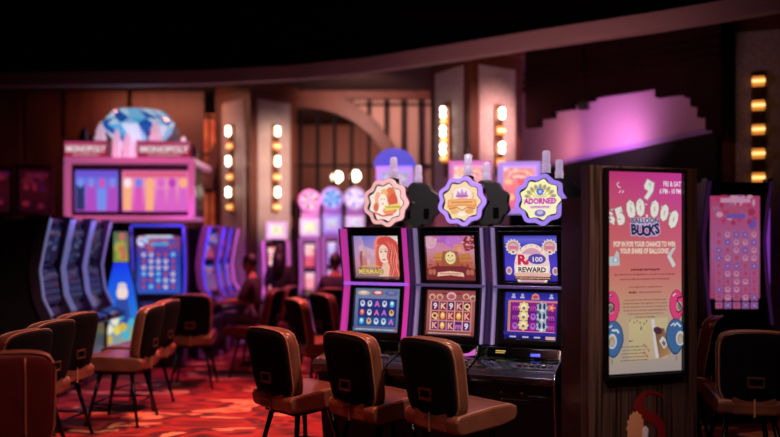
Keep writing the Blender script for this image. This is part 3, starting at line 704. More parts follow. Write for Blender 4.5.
# ================================================================== SIGN KIOSK
KA = R(17.8)
k = empty('sign_kiosk', (1.224, 4.66, 0), KA, 'dark wood kiosk with a lit pink balloon prize poster beside the front bank', 'kiosk')
MB().box((.3975, .05, 1.105), (.795, .1, 2.21)).build('front_panel', wood_kiosk, k, bevel=.003)
MB().box((.20, .217, 1.01), (.40, .232, 2.02)).build('side_cabinet', wood_end, k, bevel=.003)
m = MB(); SWK, SHK, scx, scz = .552, 1.265, .392, 1.5415
for x in (-1, 1): m.box((x * (SWK / 2 + .011), 0, 0), (.022, .05, SHK + .044))
for z in (-1, 1): m.box((0, 0, z * (SHK / 2 + .011)), (SWK, .05, .022))
m.box((0, .012, 0), (SWK, .01, SHK))
sf = m.build('display_frame', black_pl, k, bevel=.003, loc=(scx, -.012, scz))
a = Art(SWK, SHK, step=.00012)
a.grad([(0, '#c83a78'), (26, '#cc4e76'), (60, '#d2606c'), (112, '#d4786e'), (140, '#cf9276'), (165, '#c6a684'), (200, '#b8a48c'), (227.5, '#a89890')], right=['#d23c9c', '#d4489a', '#d45c80', '#d27278', '#cc9080', '#c0a28c', '#b4a092', '#a09494'])
# balloon comma and party squiggles
def X(px): return (px - 608) * 1.333
def Yv(py): return (py - 171.5) * 1.115
a.poly([(48.5, 14.5), (53, 6.5), (64, 11), (62, 22), (54, 32.5), (48, 29), (53.5, 21.5), (49, 19)], '#b8909c'); a.poly([(49.5, 14.5), (53.5, 7.8), (62.5, 12), (61, 21), (53.5, 31), (49.5, 28.5), (55, 21), (50, 18)], '#f2eee6'); a.poly([(54, 13), (56, 10.5), (60, 12.5), (58, 17)], '#d5d6d2')
a.line([(16, 12), (13, 14), (15, 17), (18, 18)], 1.4, '#f0c8d8'); a.line([(16, 24), (18, 21)], 1.2, '#f4d8e0'); a.line([(20, 24), (22, 21)], 1.2, '#f4d8e0')
a.text('FRI & SAT', 87, 15, 8, '#fbe8f4', .03, .72); a.text('6 PM - 10 PM', 84.5, 23.5, 8, '#fbe8f4', .03, .66)
# the big foil-balloon amount on an arch
s = '$500,000'; xs = [X(p) for p in (613.9, 622.8, 632.6, 641.2, 647.4, 654.6, 664, 672.6)]; ys = [Yv(p) for p in (222.5, 223, 216.5, 214.5, 216.5, 215.5, 219, 226)]; rots = [-22, -18, -10, -3, 0, 6, 12, 18]; sz = [17, 23, 23.5, 23, 17, 22.5, 22, 24]
for ch, x, y, r_, z in zip(s, xs, ys, rots, sz):
    bw = .03 if ch in '$,' else .085; a.text(ch, x, y, z, '#a8888c', bw + .035, .80, r_); a.text(ch, x, y, z, '#f1ece2', bw, .80, r_)
for x, y, r_ in zip(xs, ys, rots):
    a.ell(x - 1.5, y - 14, 2, .9, '#c8ccd0', 10, r_)
a.ell(X(645.5), Yv(222), 17, 5, '#c8b8e0'); a.text('BALLOON', X(645.5), Yv(223.2), 8.5, '#2a1c50', .03, .95, stroke='#d8cce8', sw=.05)
for ch, px, dy, r_ in zip('BUCKS', (634.5, 640.5, 646, 652, 658), (1, 2.2, 2.6, 1.6, 0), (-6, 0, 3, 0, -8)): a.text(ch, X(px), Yv(233.5) + dy, 16, '#c4b6e2', .12, .85, r_)
for ch, px, dy, r_ in zip('BUCKS', (634.5, 640.5, 646, 652, 658), (1, 2.2, 2.6, 1.6, 0), (-6, 0, 3, 0, -8)): a.text(ch, X(px), Yv(233.5) + dy, 16, '#1e1648', .045, .85, r_)
a.text('POP IN FOR YOUR CHANCE TO WIN', X(645), Yv(247), 8.2, '#f8e6d0', .035, .60); a.text('YOUR SHARE OF BALLOONS!', X(645), Yv(254), 8.2, '#f8e6d0', .035, .60)
# foil digit and note shapes
a.poly([(0, Yv(257)), (9, Yv(257)), (12, Yv(251)), (15, Yv(253)), (16, Yv(266)), (0, Yv(266.5))], '#c8c8cc'); a.rect(7, Yv(258), 14, Yv(263), '#8ab0c8'); a.ell(10.5, Yv(260.5), 2, 2.4, '#dfe6ea')
a.poly([(X(673), Yv(249)), (X(676.5), Yv(248)), (X(671.5), Yv(257)), (X(676.5), Yv(266)), (X(673.5), Yv(269)), (X(667.5), Yv(257))], '#d8d8d8'); a.poly([(X(673), Yv(251)), (X(674.5), Yv(251)), (X(669.8), Yv(257)), (X(669), Yv(256.5))], '#b0c4c8')
a.dashes(X(631), X(660), Yv(269.6), 2.4, '#7a2430', 1); a.dashes(X(614.5), X(676), Yv(274.8), 1.6, '#a04a4c', 2); a.dashes(X(620), X(670), Yv(279.6), 1.6, '#a04a4c', 3)
a.dashes(X(629), X(662), Yv(287.6), 1.5, '#9a504a', 4); a.dashes(X(629), X(637), Yv(292.6), 2.2, '#7a3030', 5); a.dashes(X(639), X(662), Yv(293), 1.5, '#9a504a', 6)
for q, (u, v) in enumerate(((625, 666), (623.5, 667), (623, 667.5), (624, 667), (628, 664), (635, 655))): a.dashes(X(u), X(v), Yv(300.8 + 3.5 * q), 1.3, '#94604e', 10 + q)
a.poly([(X(629), Yv(321)), (X(668), Yv(320)), (X(668), Yv(362)), (X(629), Yv(362))], ['#cdbb88', '#cbb78c', '#bfa78e', '#c2ac88'])
for q, (px, py) in enumerate(((630, 322), (634, 324), (637, 322.5), (640, 324.5), (644, 325.5), (646.5, 323), (641, 330))): a.ell(X(px), Yv(py), .9, 1.5 + (q == 6), '#8a6a50' if q < 6 else '#3a3a3a', 8)
for q in range(5): a.dashes(X(621 + q % 2), X(644 + q), Yv(348 + 3.4 * q), 1.2, '#7a6450', 30 + q)
a.dashes(X(629), X(633), Yv(342), 1.6, '#50484a', 40)
for q in range(7): a.ell(X(644 + 1.5 * (q % 4)), Yv(347 + 2 * q), 1.1, 1.2, ('#a84838', '#8a3a3a', '#c86858')[q % 3], 8)
# cash box picture
a.poly([(X(651), Yv(322)), (X(654), Yv(321)), (X(659), Yv(361)), (X(655.5), Yv(361))], '#d6cfd6'); a.poly([(X(654), Yv(330)), (X(664), Yv(331)), (X(671), Yv(357)), (X(659), Yv(362))], ['#6a4038', '#8a5a3c', '#b08860', '#a07850'])
a.ell(X(657.5), Yv(333), 6, 4, '#50283c', rot=20); a.poly([(X(659), Yv(344)), (X(662.5), Yv(339)), (X(668.5), Yv(346)), (X(664), Yv(352.5))], '#d8ccc4'); a.poly([(X(661.5), Yv(346)), (X(663.5), Yv(343)), (X(666), Yv(347)), (X(664), Yv(350))], '#6a6470')
# balloons at both sides
def balloon(x, y, rx_, ry, c, cd, ch, clip):
    pts = [(min(max(x + rx_ * math.cos(2 * PI * q / 28) * (1 if math.sin(2 * PI * q / 28) < .2 else 1 - .35 * (math.sin(2 * PI * q / 28) - .2)), clip[0]), clip[1]), y + ry * math.sin(2 * PI * q / 28)) for q in range(28)]
    a.poly(pts, cd); a.poly([(min(max(x + (px_ - x) * .9 + .1, clip[0]), clip[1]), y + (py_ - y) * .93 - .4) for px_, py_ in pts], c)
    a.line([(max(x - rx_ * .5, clip[0] + .6), y - ry * .6), (max(x - rx_ * .1, clip[0] + .8), y - ry * .75)], 1.4, '#e8d8e4')
for side in (0, 1):
    bx = X(612.2) if side == 0 else X(676.5)
    balloon(bx, Yv(308), 10, 18.5, '#e0447c', '#b02860', 'S', (0, 100)); balloon(bx + (1.5 if side == 0 else -1.5), Yv(340), 13.5, 21, '#42689a', '#2a4068', '6', (0, 100))
    gx = 3.2 if side == 0 else 94
    a.ell(gx + 1, Yv(309), 4, 6, '#b8a8a0'); a.ell(gx + 1, Yv(309), 2.4, 4, '#8a7468'); a.ell(gx + 2.4, Yv(342), 6, 8.5, '#c8d0dc'); a.ell(gx + 2.4, Yv(342.5), 4.2, 6.4, '#b8946c'); a.ell(gx + 2.8, Yv(344), 2.4, 4, '#a8a8b0')
    if side == 0:
        a.line([(.8, Yv(303)), (5, Yv(303.5)), (8, Yv(306)), (7, Yv(311)), (3, Yv(313))], 1.6, '#2a1428'); a.line([(2, Yv(297)), (6, Yv(296))], 1.2, '#2a1428'); a.line([(5, Yv(331)), (12, Yv(331)), (14, Yv(334))], 2.4, '#d0d8e4')
    else:
        a.line([(99, Yv(299)), (93, Yv(300)), (92, Yv(303)), (97, Yv(308)), (98.6, Yv(312)), (94, Yv(315)), (91, Yv(313))], 1.6, '#2a1428'); a.line([(88, Yv(329)), (92, Yv(326)), (97, Yv(330))], 2.2, '#d0d8e4')
    a.line([(bx, Yv(360)), (bx - .5, Yv(365))], .8, '#3a3a4a')
a.build('poster', sf, (0, .004, 0), (0, 0, 0), .78)
# flat shapes low on the kiosk: red hooked swirl and scalloped cream disc
def stroke2(pts, ws):
    n = len(pts); Lp = []; Rp = []
    for q in range(n):
        p_, q_ = pts[max(q - 1, 0)], pts[min(q + 1, n - 1)]; dx, dz = q_[0] - p_[0], q_[1] - p_[1]; dl = math.hypot(dx, dz)
        Lp.append((pts[q][0] - dz / dl * ws[q] / 2, pts[q][1] + dx / dl * ws[q] / 2)); Rp.append((pts[q][0] + dz / dl * ws[q] / 2, pts[q][1] - dx / dl * ws[q] / 2))
    return Lp, Rp
red_d = pbr('swirl_red', '#6a1414', .4); cream_d = pbr('disc_cream', '#c08a64', .5); white_d = pbr('mark_white', '#d8d4dc', .4)
def kx(px, py):
    u = (px - CX) / F; t = (u * 4.66 - 1.224) / (math.cos(KA) - u * math.sin(KA)); Y = 4.66 + math.sin(KA) * t
    return (t, EYE - (py - HY) / F * Y)
sw = [(662.5, 398), (661.5, 395.5), (657, 393), (650, 392), (644, 394), (639.5, 400), (638, 407), (641, 413), (648, 416), (655, 419), (660, 425), (662, 433), (660, 442), (654, 449)]
ws = [.004, .012, .018, .022, .03, .05, .062, .068, .066, .066, .066, .06, .05, .03]
Lp, Rp = stroke2([kx(*p) for p in sw], ws)
em = MB()
for q in range(len(sw) - 1): em.prism([Lp[q], Lp[q + 1], Rp[q + 1], Rp[q]], -.003, -.0005)
em = em.build('swirl_shape', red_d, k)
cc = kx(635, 428); m = MB(); m.prism([(cc[0] + (.068 + .006 * math.cos(14 * t)) * math.cos(t) * .9, cc[1] + (.10 + .006 * math.cos(14 * t)) * math.sin(t)) for t in [2 * PI * q / 112 for q in range(112)]], -.007, -.0035); m.build('scalloped_disc', cream_d, em)
cw = kx(644, 432); m = MB(); m.prism([(cw[0] - .02, cw[1] - .05), (cw[0] + .02, cw[1] - .05), (cw[0] + .026, cw[1] + .02), (cw[0] + .006, cw[1] + .04), (cw[0] - .018, cw[1] + .02)], -.010, -.0075); m.build('white_mark', white_d, em)

# ================================================================== FARTHER MACHINES
def glow(name, c, es): return pbr(name, c, .35, emit=c, es=es)
side_m = noise_mat('brushed_side_panel', [(.3, '#5a4a64'), (.7, '#745f80')], scale=(1, 1, .1), nscale=8, rough=.3, metal=.6)
def pick_art(w, h, pal, seed, grid=True, es_=1):
    a = Art(w, h); H = a.H; r = random.Random(seed)
    a.grad([(0, pal[0]), (H * .45, pal[1]), (H, pal[2])])
    for q in range(5): a.ell(r.uniform(10, 90), r.uniform(H * .04, H * .3), r.uniform(8, 18), H * r.uniform(.03, .08), r.choice(pal[3:]))
    for q in range(26): a.ell(8 + 84 * ((q * .618) % 1), H * (.05 + .24 * q / 26), r.uniform(3, 8), H * r.uniform(.012, .03), r.choice(pal))
    for q in range(3): a.rect(20 + 6 * q, H * (.09 + .06 * q), 80 - 5 * q, H * (.125 + .06 * q), pal[3 + q % (len(pal) - 3)])
    if grid: symbol_grid(a, 8, H * .34, 92, H * .94, 5, max(3, int(H / 24)), pal[1], [('e', pal[3], pal[4]), ('e', pal[4], pal[0]), ('s', pal[-1], pal[3])], 1.2, seed)
    else:
        for q in range(9): a.ell(r.uniform(12, 88), r.uniform(H * .3, H * .92), r.uniform(6, 14), H * r.uniform(.04, .10), r.choice(pal[3:]))
    return a
def far_slot(x, Y, rz, label, group, pal, strip, h=1.95, w=.6, header=None, wheel=None, side=None, seed=1, es=.9, body=None, deck=True, portrait=False):
    """floor-standing machine with a curved front, local front -Y"""
    t = empty('slot_machine', (x, Y, 0), R(rz), label, 'slot machine', group)
    body = body or black_pl; hw = w / 2
    prof = [(-.10, h), (-.05, h - .25), (.0, h - .55), (-.03, h - .85), (-.12, .92), (-.12, .86), (-.10, .03), (.42, .03), (.42, h)]
    MB().prism(prof, -hw + .03, hw - .03, 'x').build('cabinet', body, t, bevel=.01)
    for s in (-1, 1):
        MB().prism([(-.17, h + .03), (-.11, h - .25), (-.055, h - .55), (-.09, h - .85), (-.20, .90), (-.13, .60), (-.13, .03), (.0, .03), (-.02, .6), (-.08, .9), (.02, h - .85), (.06, h - .55), (.01, h - .25), (-.06, h + .03)], s * (hw - .012) - .022, s * (hw - .012) + .022, 'x').build('side_fin', side or side_m, t, bevel=.008)
        q = MB(); pts = [(-.178, h), (-.118, h - .25), (-.062, h - .55), (-.098, h - .85), (-.19, .95)]
        q.tube([(s * (hw - .012), y, z) for y, z in pts], .016, 6); q.build('light_strip', strip, t, smooth=True)
    if portrait:
        pick_art(w - .13, h - 1.06, pal, seed).build('screen', t, (0, -.0735, (h + .98) / 2), (0, 0, 0), es)
        # the curved glass bows inward: screen is set on a flat carrier
        MB().box((0, -.045, (h + .98) / 2), (w - .10, .05, h - 1.0)).build('screen_frame', black_gloss, t, bevel=.006)
    else:
        uh = .42
        for nm, zc, th, g in (('upper_screen', h - .27, R(9), False), ('lower_screen', h - .74, R(-8), True)):
            b = MB().box((0, .02, 0), (w - .1, .04, uh + .04)).build(nm, black_gloss, t, loc=(0, -.06 if not g else -.05, zc), rot=(th, 0, 0), bevel=.006)
            pick_art(w - .15, uh - .04, pal, seed + g, g).build('screen', b, (0, -.002, 0), (0, 0, 0), es)
    if deck: MB().prism([(-.08, .95), (-.36, .85), (-.38, .78), (-.1, .76)], -hw + .02, hw - .02, 'x').build('button_deck', deck_m, t, bevel=.01)
    if header:
        hh, hz, hwid, hp, fr = header
        hd = MB(); 
        for s in (-1, 1): hd.box((s * (hwid / 2 - .025), -.02, hz), (.05, .16, hh))
        for s in (-1, 1): hd.box((0, -.02, hz + s * (hh / 2 - .025)), (hwid - .1, .16, .05))
        hd.box((0, .03, hz), (hwid - .1, .06, hh - .1))
        hb = hd.build('header', fr, t, bevel=.008)
        pick_art(hwid - .11, hh - .11, hp, seed + 5, False).build('header_face', hb, (0, -.004, hz), (0, 0, 0), es)
        MB().box((0, .1, (hz - hh / 2 + h) / 2), (.2, .1, max(.02, hz - hh / 2 - h + .02))).build('header_post', black_metal, t)
    if wheel:
        r0, wz, wp, fr = wheel
        hb = ring_mesh(lambda q: r0, lambda q: r0 * .82, -.06, .06, 40).build('wheel_rim', fr, t, smooth=False); hb.location = (0, 0, wz)
        a = Art(2 * r0 * .82, 2 * r0 * .82)
        for q in range(12):
            a.poly([(50, 50)] + [(50 + 49 * math.cos(2 * PI * (q + f_) / 12), 50 + 49 * math.sin(2 * PI * (q + f_) / 12)) for f_ in (0, .33, .66, 1)], wp[q % len(wp)])
        a.ell(50, 50, 16, 16, wp[0]); a.ell(50, 50, 9, 9, wp[1]); a.build('wheel_face', hb, (0, -.02, 0), (0, 0, 0), es)
        MB().box((0, .08, (h + wz) / 2), (.3, .1, max(.05, wz - h))).build('wheel_post', body, t)
    return t

strip_w = glow('lit_pale_blue_edge', '#8890c0', .35); strip_b = glow('lit_blue_edge', '#3440d0', .8); strip_v = glow('lit_violet_tube', '#7a48c0', .6)
strip_p = glow('lit_pink_tube', '#c060c0', .9); strip_r = glow('lit_red_tube', '#a02048', .5)
G1 = 'silvery machines in a row on the left'; PB = ['#202858', '#28306a', '#30254a', '#5060a0', '#8088b8', '#a05060']
for q, (Y, w_) in enumerate(((8.3, 'nearest to us'), (8.9, 'middle'), (9.5, 'farthest'))):
    far_slot(-3.76, Y, 90, 'silvery slot machine seen side-on, %s of its row' % w_, G1, PB, strip_w, h=1.98, w=.55, seed=20 + q, es=.3, body=grey_metal)
far_slot(at(160, 0, 10.45).x, 10.45, 4, 'slot machine with blue curved portrait screen under the diamond sign', None, ['#8a3858', '#2838a0', '#3050b0', '#c8c8e0', '#a04868', '#40a0d8'], strip_b, h=1.93, w=.72, seed=4, es=1.15, portrait=True)
MB().tube([(-.34, -.178, 1.945), (.34, -.178, 1.945)], .018, 8).build('top_light', strip_b, [o for o in C.objects if o.get('label', '').startswith('slot machine with blue curved')][0], smooth=True)
# tall flared blue light panel
bp = empty('light_panel', at(121, 0, 9.88), R(10), 'tall flared blue display panel with a pale figure, left of the blue portrait screen', 'display panel'); bp.location.z = 0
fl = [(-.28, .04), (.28, .04), (.25, .55), (.16, 1.15), (.10, 1.45), (.10, 1.86), (-.10, 1.86), (-.10, 1.45), (-.16, 1.15), (-.25, .55)]
MB().prism([(x * 1.12, z * 1.005) for x, z in fl], .0, .12).build('panel_body', black_pl, bp, bevel=.01)
a = Art(.70, 1.86); u = 100 / .70
def q2(x, z): return (50 + x * .82 * u, (1.86 - z) * u)
a.poly([q2(*p) for p in ((-.11, 1.85), (.11, 1.85), (.11, 1.46), (-.11, 1.46))], ['#4a6a50', '#6a5a70', '#9a9a38', '#789040'])
for q in range(8): a.ell(*q2(random.uniform(-.07, .07), random.uniform(1.5, 1.82)), 5, 7, random.choice(['#a8a040', '#c86858', '#5090a0', '#b8b868', '#704060']), 10)
a.poly([q2(*p) for p in ((-.11, 1.45), (.11, 1.45), (.195, 1.15), (.28, .7), (-.28, .7), (-.195, 1.15))], ['#1830e8', '#1838f0', '#1858e0', '#2878d0', '#2878d0', '#1858e0'])
a.poly([q2(*p) for p in ((-.28, .72), (.28, .72), (.33, .05), (-.33, .05))], ['#3090b8', '#80a870', '#c0a868', '#c08890'])
a.ell(*q2(.02, 1.06), 10, 14, '#f0d8d0'); a.ell(*q2(.02, 1.15), 8, 6, '#d8c8d0'); a.poly([q2(*p) for p in ((-.07, .98), (.1, .98), (.16, .66), (-.12, .66))], '#3048a0')
for q in range(12): a.ell(*q2(random.uniform(-.22, .22), random.uniform(.3, .8)), 7, 9, random.choice(['#e0d058', '#e8e0d0', '#48b0d0', '#d0b048', '#4878d0']), 12)
for q in range(6): a.ell(*q2(random.uniform(-.24, .24), random.uniform(.1, .4)), 9, 8, random.choice(['#e0a0a8', '#d0c8e0', '#8890d0', '#c8a8b8']), 12)
a.build('panel_face', bp, (0, -.004, .935), (0, 0, 0), 1.0)
G2 = 'slot machines of the purple row'
for q, (c_, w_) in enumerate([('blue-edged', 'first beside the blue end machine'), ('blue-edged', 'second from the blue end machine'), ('violet-lit', 'third from the blue end machine')]):
    far_slot(-2.70, 11.2 + .51 * q, 74, '%s curved slot machine in the purple row, %s' % (c_, w_), G2, [['#3040a0', '#482878', '#883058', '#7080c0', '#c08070', '#c84870'], ['#603090', '#7a3078', '#a03050', '#b080c0', '#d08868', '#e06080']][q > 1], strip_b if q < 2 else strip_p, h=1.93, w=.46, seed=30 + q, es=1.0, side=pbr('mauve_side', '#8a6a88', .35, .5))

# diamond sign on its support
ds = empty('diamond_sign', at(130, 0, 10.9), R(3), 'large lit sign with a blue diamond above two red boards and two wide screens', 'sign'); ds.location.z = 0
DY = 10.9; s_ = DY / F
def dz(y): return EYE - (y - HY) * s_
def dxx(x): return (x - 130) * s_
pink_edge = pbr('pink_lit_ledge', '#b07090', .3, emit='#c868a0', es=.5); plum = pbr('plum_cabinet', '#3a2038', .4)
MB().box((0, .45, (dz(216) + dz(164)) / 2), (dxx(191) - dxx(69), .8, dz(164) - dz(216))).build('sign_box', plum, ds, bevel=.01)
MB().box((0, .62, dz(160.5)), (dxx(194) - dxx(66), 1.35, s_ * 6)).build('top_ledge', pink_edge, ds, bevel=.02)
MB().box((.0, .42, dz(218)), (dxx(194) - dxx(72), .95, s_ * 4.5)).build('bottom_ledge', pink_edge, ds, bevel=.02)
for x in (68.5, 190.5): MB().box((dxx(x), .03, (dz(216) + dz(164)) / 2), (s_ * 6, .1, dz(164) - dz(216))).build('side_post', pink_edge, ds, bevel=.01)
MB().box((0, .6, dz(218) / 2 - .03), (.9, .5, dz(218) - .08)).build('support_column', black_pl, ds)
for x0, x1, pal in ((76, 118, ['#6850c8', '#6870d8', '#a848b8', '#7088e0', '#d048a8', '#283060', '#e0a8c8']), (122, 188, ['#d86098', '#e090b0', '#d050b0', '#b838b0', '#f0a878', '#7878d8', '#f0d8dc', '#d060c0'])):
    w_ = dxx(x1) - dxx(x0); h_ = s_ * 41
    b = MB().box((0, 0, 0), (w_ + .03, .04, h_ + .03)).build('display_frame', black_gloss, ds, loc=((dxx(x0) + dxx(x1)) / 2, .035, dz(191)))
    a = Art(w_, h_); H = a.H; a.grad([(0, pal[0]), (H * .3, pal[1]), (H, pal[2])])
    r = random.Random(len(pal) + x0)
    n_ = 4 if x0 < 100 else 6
    for q in range(n_): a.rect(100 / n_ * q + 2, H * r.uniform(.25, .45), 100 / n_ * (q + 1) - 3, H * .97, r.choice(pal[2:])); a.ell(100 / n_ * (q + .5), H * .3, 6, H * .12, r.choice(pal[3:]))
    a.rect(4, 3, 96, H * .16, pal[0] if x0 < 100 else '#d05878')
    a.build('display', b, (0, -.022, 0), (0, 0, 0), 1.1)
red_b = pbr('red_board', '#701828', .4)
for x0, x1, nm in ((66, 107, 0), (138, 189, 1)):
    w_ = dxx(x1) - dxx(x0); h_ = s_ * 16
    b = MB().box((0, .06, 0), (w_ + .04, .12, h_ + .04)).build('name_board', red_b, ds, loc=((dxx(x0) + dxx(x1)) / 2, .0, dz(150)), bevel=.008)
    a = Art(w_, h_); H = a.H; a.grad([(0, '#c04878'), (H * .5, '#c03050'), (H, '#a02848')]); a.text('MONOPOLY', 50, H * .62, H * .52, '#f6e4ec', .05, 52 / (H * .52 * 5.3) * 1.7); a.dashes(20, 80, H * .75, H * .12, '#e8b0b8', 3)
    a.build('name_face', b, (0, -.003, 0), (0, 0, 0), .8)
gem_ms = [pbr('gem_pale', '#b8d8f0', .1, emit='#78b4e0', es=.75), pbr('gem_blue', '#1050a0', .1, emit='#1454ac', es=.7), pbr('gem_sky', '#5898d8', .1, emit='#48b0dc', es=.75), pbr('gem_white', '#f0f4fc', .1, emit='#b8d8f0', es=.75)]
gx, gt, gg, gp = dxx(124), dz(103), dz(119), dz(160)
m = MB(); NS = 14; rr = [.38, .53, .55, .30, .02]; zz = [gt, gt - (gt - gg) * .7, gg - .02, gg - (gg - gp) * .5, gp]
for i in range(4):
    for q in range(NS):
        t0, t1 = 2 * PI * (q + .5 * (i % 2)) / NS, 2 * PI * (q + 1 + .5 * (i % 2)) / NS; t2, t3 = 2 * PI * (q + .5 * ((i + 1) % 2)) / NS, 2 * PI * (q + 1 + .5 * ((i + 1) % 2)) / NS
        P = lambda r_, t, z: (gx + r_ * math.cos(t), .8 + r_ * math.sin(t), z)
        m.add([P(rr[i], t0, zz[i]), P(rr[i], t1, zz[i]), P(rr[i + 1], t3, zz[i + 1])], [(0, 1, 2)], random.Random(i * 50 + q).randrange(4))
        m.add([P(rr[i], t0, zz[i]), P(rr[i + 1], t3, zz[i + 1]), P(rr[i + 1], t2, zz[i + 1])], [(0, 1, 2)], random.Random(i * 70 + q + 9).randrange(4))
m.add([(gx + rr[0] * math.cos(2 * PI * q / NS), .8 + rr[0] * math.sin(2 * PI * q / NS), gt) for q in range(NS)], [tuple(range(NS))], 0)
m.build('diamond', gem_ms, ds)
pale = pbr('pale_lit_tower', '#e8d8e4', .4, emit='#e0c0d8', es=.6); darkt = pbr('dark_tower', '#2a2030', .4)
for px, y0, y1, w_, mt in ((80, 152, 124, 8, darkt), (97, 150, 120, 9, pale), (88, 150, 132, 6, darkt), (113, 158, 126, 7, pale), (124, 158, 130, 8, pale), (134, 158, 136, 8, pale), (152, 146, 118, 11, pale), (146, 148, 128, 6, darkt), (172, 148, 120, 7, darkt), (180, 150, 134, 8, pale), (190, 158, 143, 7, darkt)):
    z0, z1, ww = dz(158), dz(y1), w_ * s_
    m = MB(); cx_ = dxx(px); H_ = z1 - z0
    m.box((cx_, .19, z0 + H_ * .3), (ww, ww, H_ * .6)); m.box((cx_, .19, z0 + H_ * .7), (ww * .75, ww * .75, H_ * .2)); m.box((cx_, .19, z0 + H_ * .85), (ww * .5, ww * .5, H_ * .12)); m.lathe([(ww * .18, H_ * .9), (.006, H_)], (cx_, .19, z0), 8)
    m.build('tower_figure', mt, ds)

# far machines between the pillars
plum_c = pbr('plum_cabinet', '#3a2038', .4)
G3 = 'far glowing machines between the pillars'
PP = ['#e8b0d0', '#d05880', '#c03860', '#f0d0d8', '#f0e0c0', '#e07060']; PL = ['#d0a0e0', '#9060c8', '#a070d0', '#e8d0f0', '#a0c8e8', '#e0b0d0']
frp = glow('lit_pink_frame', '#d880c8', .8); frl = glow('lit_lilac_frame', '#b090e8', .9); frw = glow('lit_white_frame', '#e0b8e0', .9)
far_slot(at(277, 0, 11.7).x, 11.7, 0, 'far machine with small pale top screen at the foot of the left pillar', G3, PP, strip_p, h=1.72, w=.40, header=(.27, 1.9, .30, ['#e8e0c0', '#d8d8a8', '#c8c8b0', '#f4f0d8', '#c0a890'], frw), seed=50, es=1.35, body=plum_c, side=pale_cab)
far_slot(at(310, 0, 12.6).x, 12.6, 0, 'far wheel machine with pink rim and red screens, leftmost of the wheel machines', G3, PP, strip_p, h=1.76, w=.31, header=(.28, 1.96, .31, ['#e8e0c0', '#d8d8a8', '#c8c8b0', '#f4f0d8', '#c0a890'], frw), wheel=(.18, 2.40, ['#e8b0d8', '#d878b0', '#f0d0e0', '#b0607a'], frp), seed=52, es=1.35, body=pale_cab, side=pale_cab)
far_slot(at(332, 0, 12.6).x, 12.6, 0, 'far wheel machine with blue wheel, middle of the wheel machines', G3, PL, strip_p, h=1.80, w=.30, header=(.30, 2.02, .30, ['#b0a8d8', '#c0b0d0', '#b890c8', '#e0d8f0', '#90b8a0'], frl), wheel=(.18, 2.44, ['#90b0f0', '#5078c8', '#b0c8f4', '#4060b0'], frl), seed=54, es=1.3, body=pale_cab, side=pale_cab)
far_slot(at(355, 0, 12.6).x, 12.6, 0, 'far wheel machine with white and lilac wheel, rightmost of the wheel machines', G3, PL, strip_p, h=1.78, w=.31, header=(.30, 2.0, .31, ['#d0c0e0', '#c8a8d0', '#b890c8', '#f0e8f8', '#80a890'], frw), wheel=(.18, 2.44, ['#f0e0f4', '#c8b0e8', '#e0c8f0', '#9080d0'], frw), seed=56, es=1.35, body=pale_cab, side=pale_cab)
G4 = 'far header machines behind the badge toppers'
t = far_slot(at(395, 0, 9.6).x, 9.6, -6, 'far machine with blue domed top behind the pink badge', G4, ['#c0b0e0', '#b8a0d8', '#a080c8', '#e0d0f0', '#d0a0c8'], frl, h=1.9, w=.6, header=(.62, 2.36, .46, ['#c0b0e0', '#c0a0d0', '#c090c0', '#e8d8f0', '#d0a8d0'], frl), seed=60)
MB().prism([(.26 * math.cos(PI * q / 16), .22 * math.sin(PI * q / 16)) for q in range(17)], -.09, .08).build('dome', glow('lit_blue_dome', '#5058d8', .75), t, loc=(0, 0, 2.68))
far_slot(at(470, 0, 8.9).x, 8.9, -4, 'far machine with pink and orange lit header behind the lilac badge', G4, PP, frp, h=1.9, w=.47, header=(.62, 2.36, .49, ['#e8a8b0', '#e88890', '#d86890', '#f0c0a0', '#e06868', '#f0d8d0'], frp), seed=62, es=1.2)
far_slot(at(519, 0, 8.8).x, 8.8, -4, 'far machine with pink and orange lit header beside the violet badge', G4, PP, frp, h=1.9, w=.47, header=(.60, 2.35, .48, ['#e098a8', '#e87880', '#d86090', '#f0b890', '#e06060', '#f0d0d0'], frl), seed=66, es=1.2)
# right-hand portrait machine
t = far_slot(at(731, 0, 7.3).x, 7.3, 4, 'dark cabinet with tall pink portrait screen of many small symbols, right of the kiosk', None, ['#c84070', '#b868a0', '#b03860', '#e0a0c0', '#c05880', '#7a5ab8'], glow('dim_violet_tube', '#8040a0', .08), h=2.30, w=.62, seed=80, es=.62, portrait=True, side=black_pl)
MB().tube([(.33, -.03, .95), (.36, -.02, 1.3), (.36, -.02, 2.05), (.33, -.02, 2.25)], .016, 8).build('violet_tube', glow('lit_violet_rod', '#8838b8', .7), t, smooth=True)
# dim red machines at the far left
G5 = 'dim red machines in the far left corner'
for q, (px, Y, w_) in enumerate(((-5, 11.0, 'nearest the left edge'), (35, 10.7, 'next to the red boards of the diamond sign'))):
    far_slot(at(px, 0, Y).x, Y, 20, 'dim red-lit machine in the dark corner, ' + w_, G5, ['#400818', '#501020', '#300818', '#802040', '#a02848'], strip_r, h=1.95, w=.48, header=(.7, 2.45, .5, ['#380814', '#480c1c', '#300818', '#781a38', '#902038', '#501040'], pbr('dark_red_frame', '#3a0c14', .4)), seed=90 + q, es=.5)

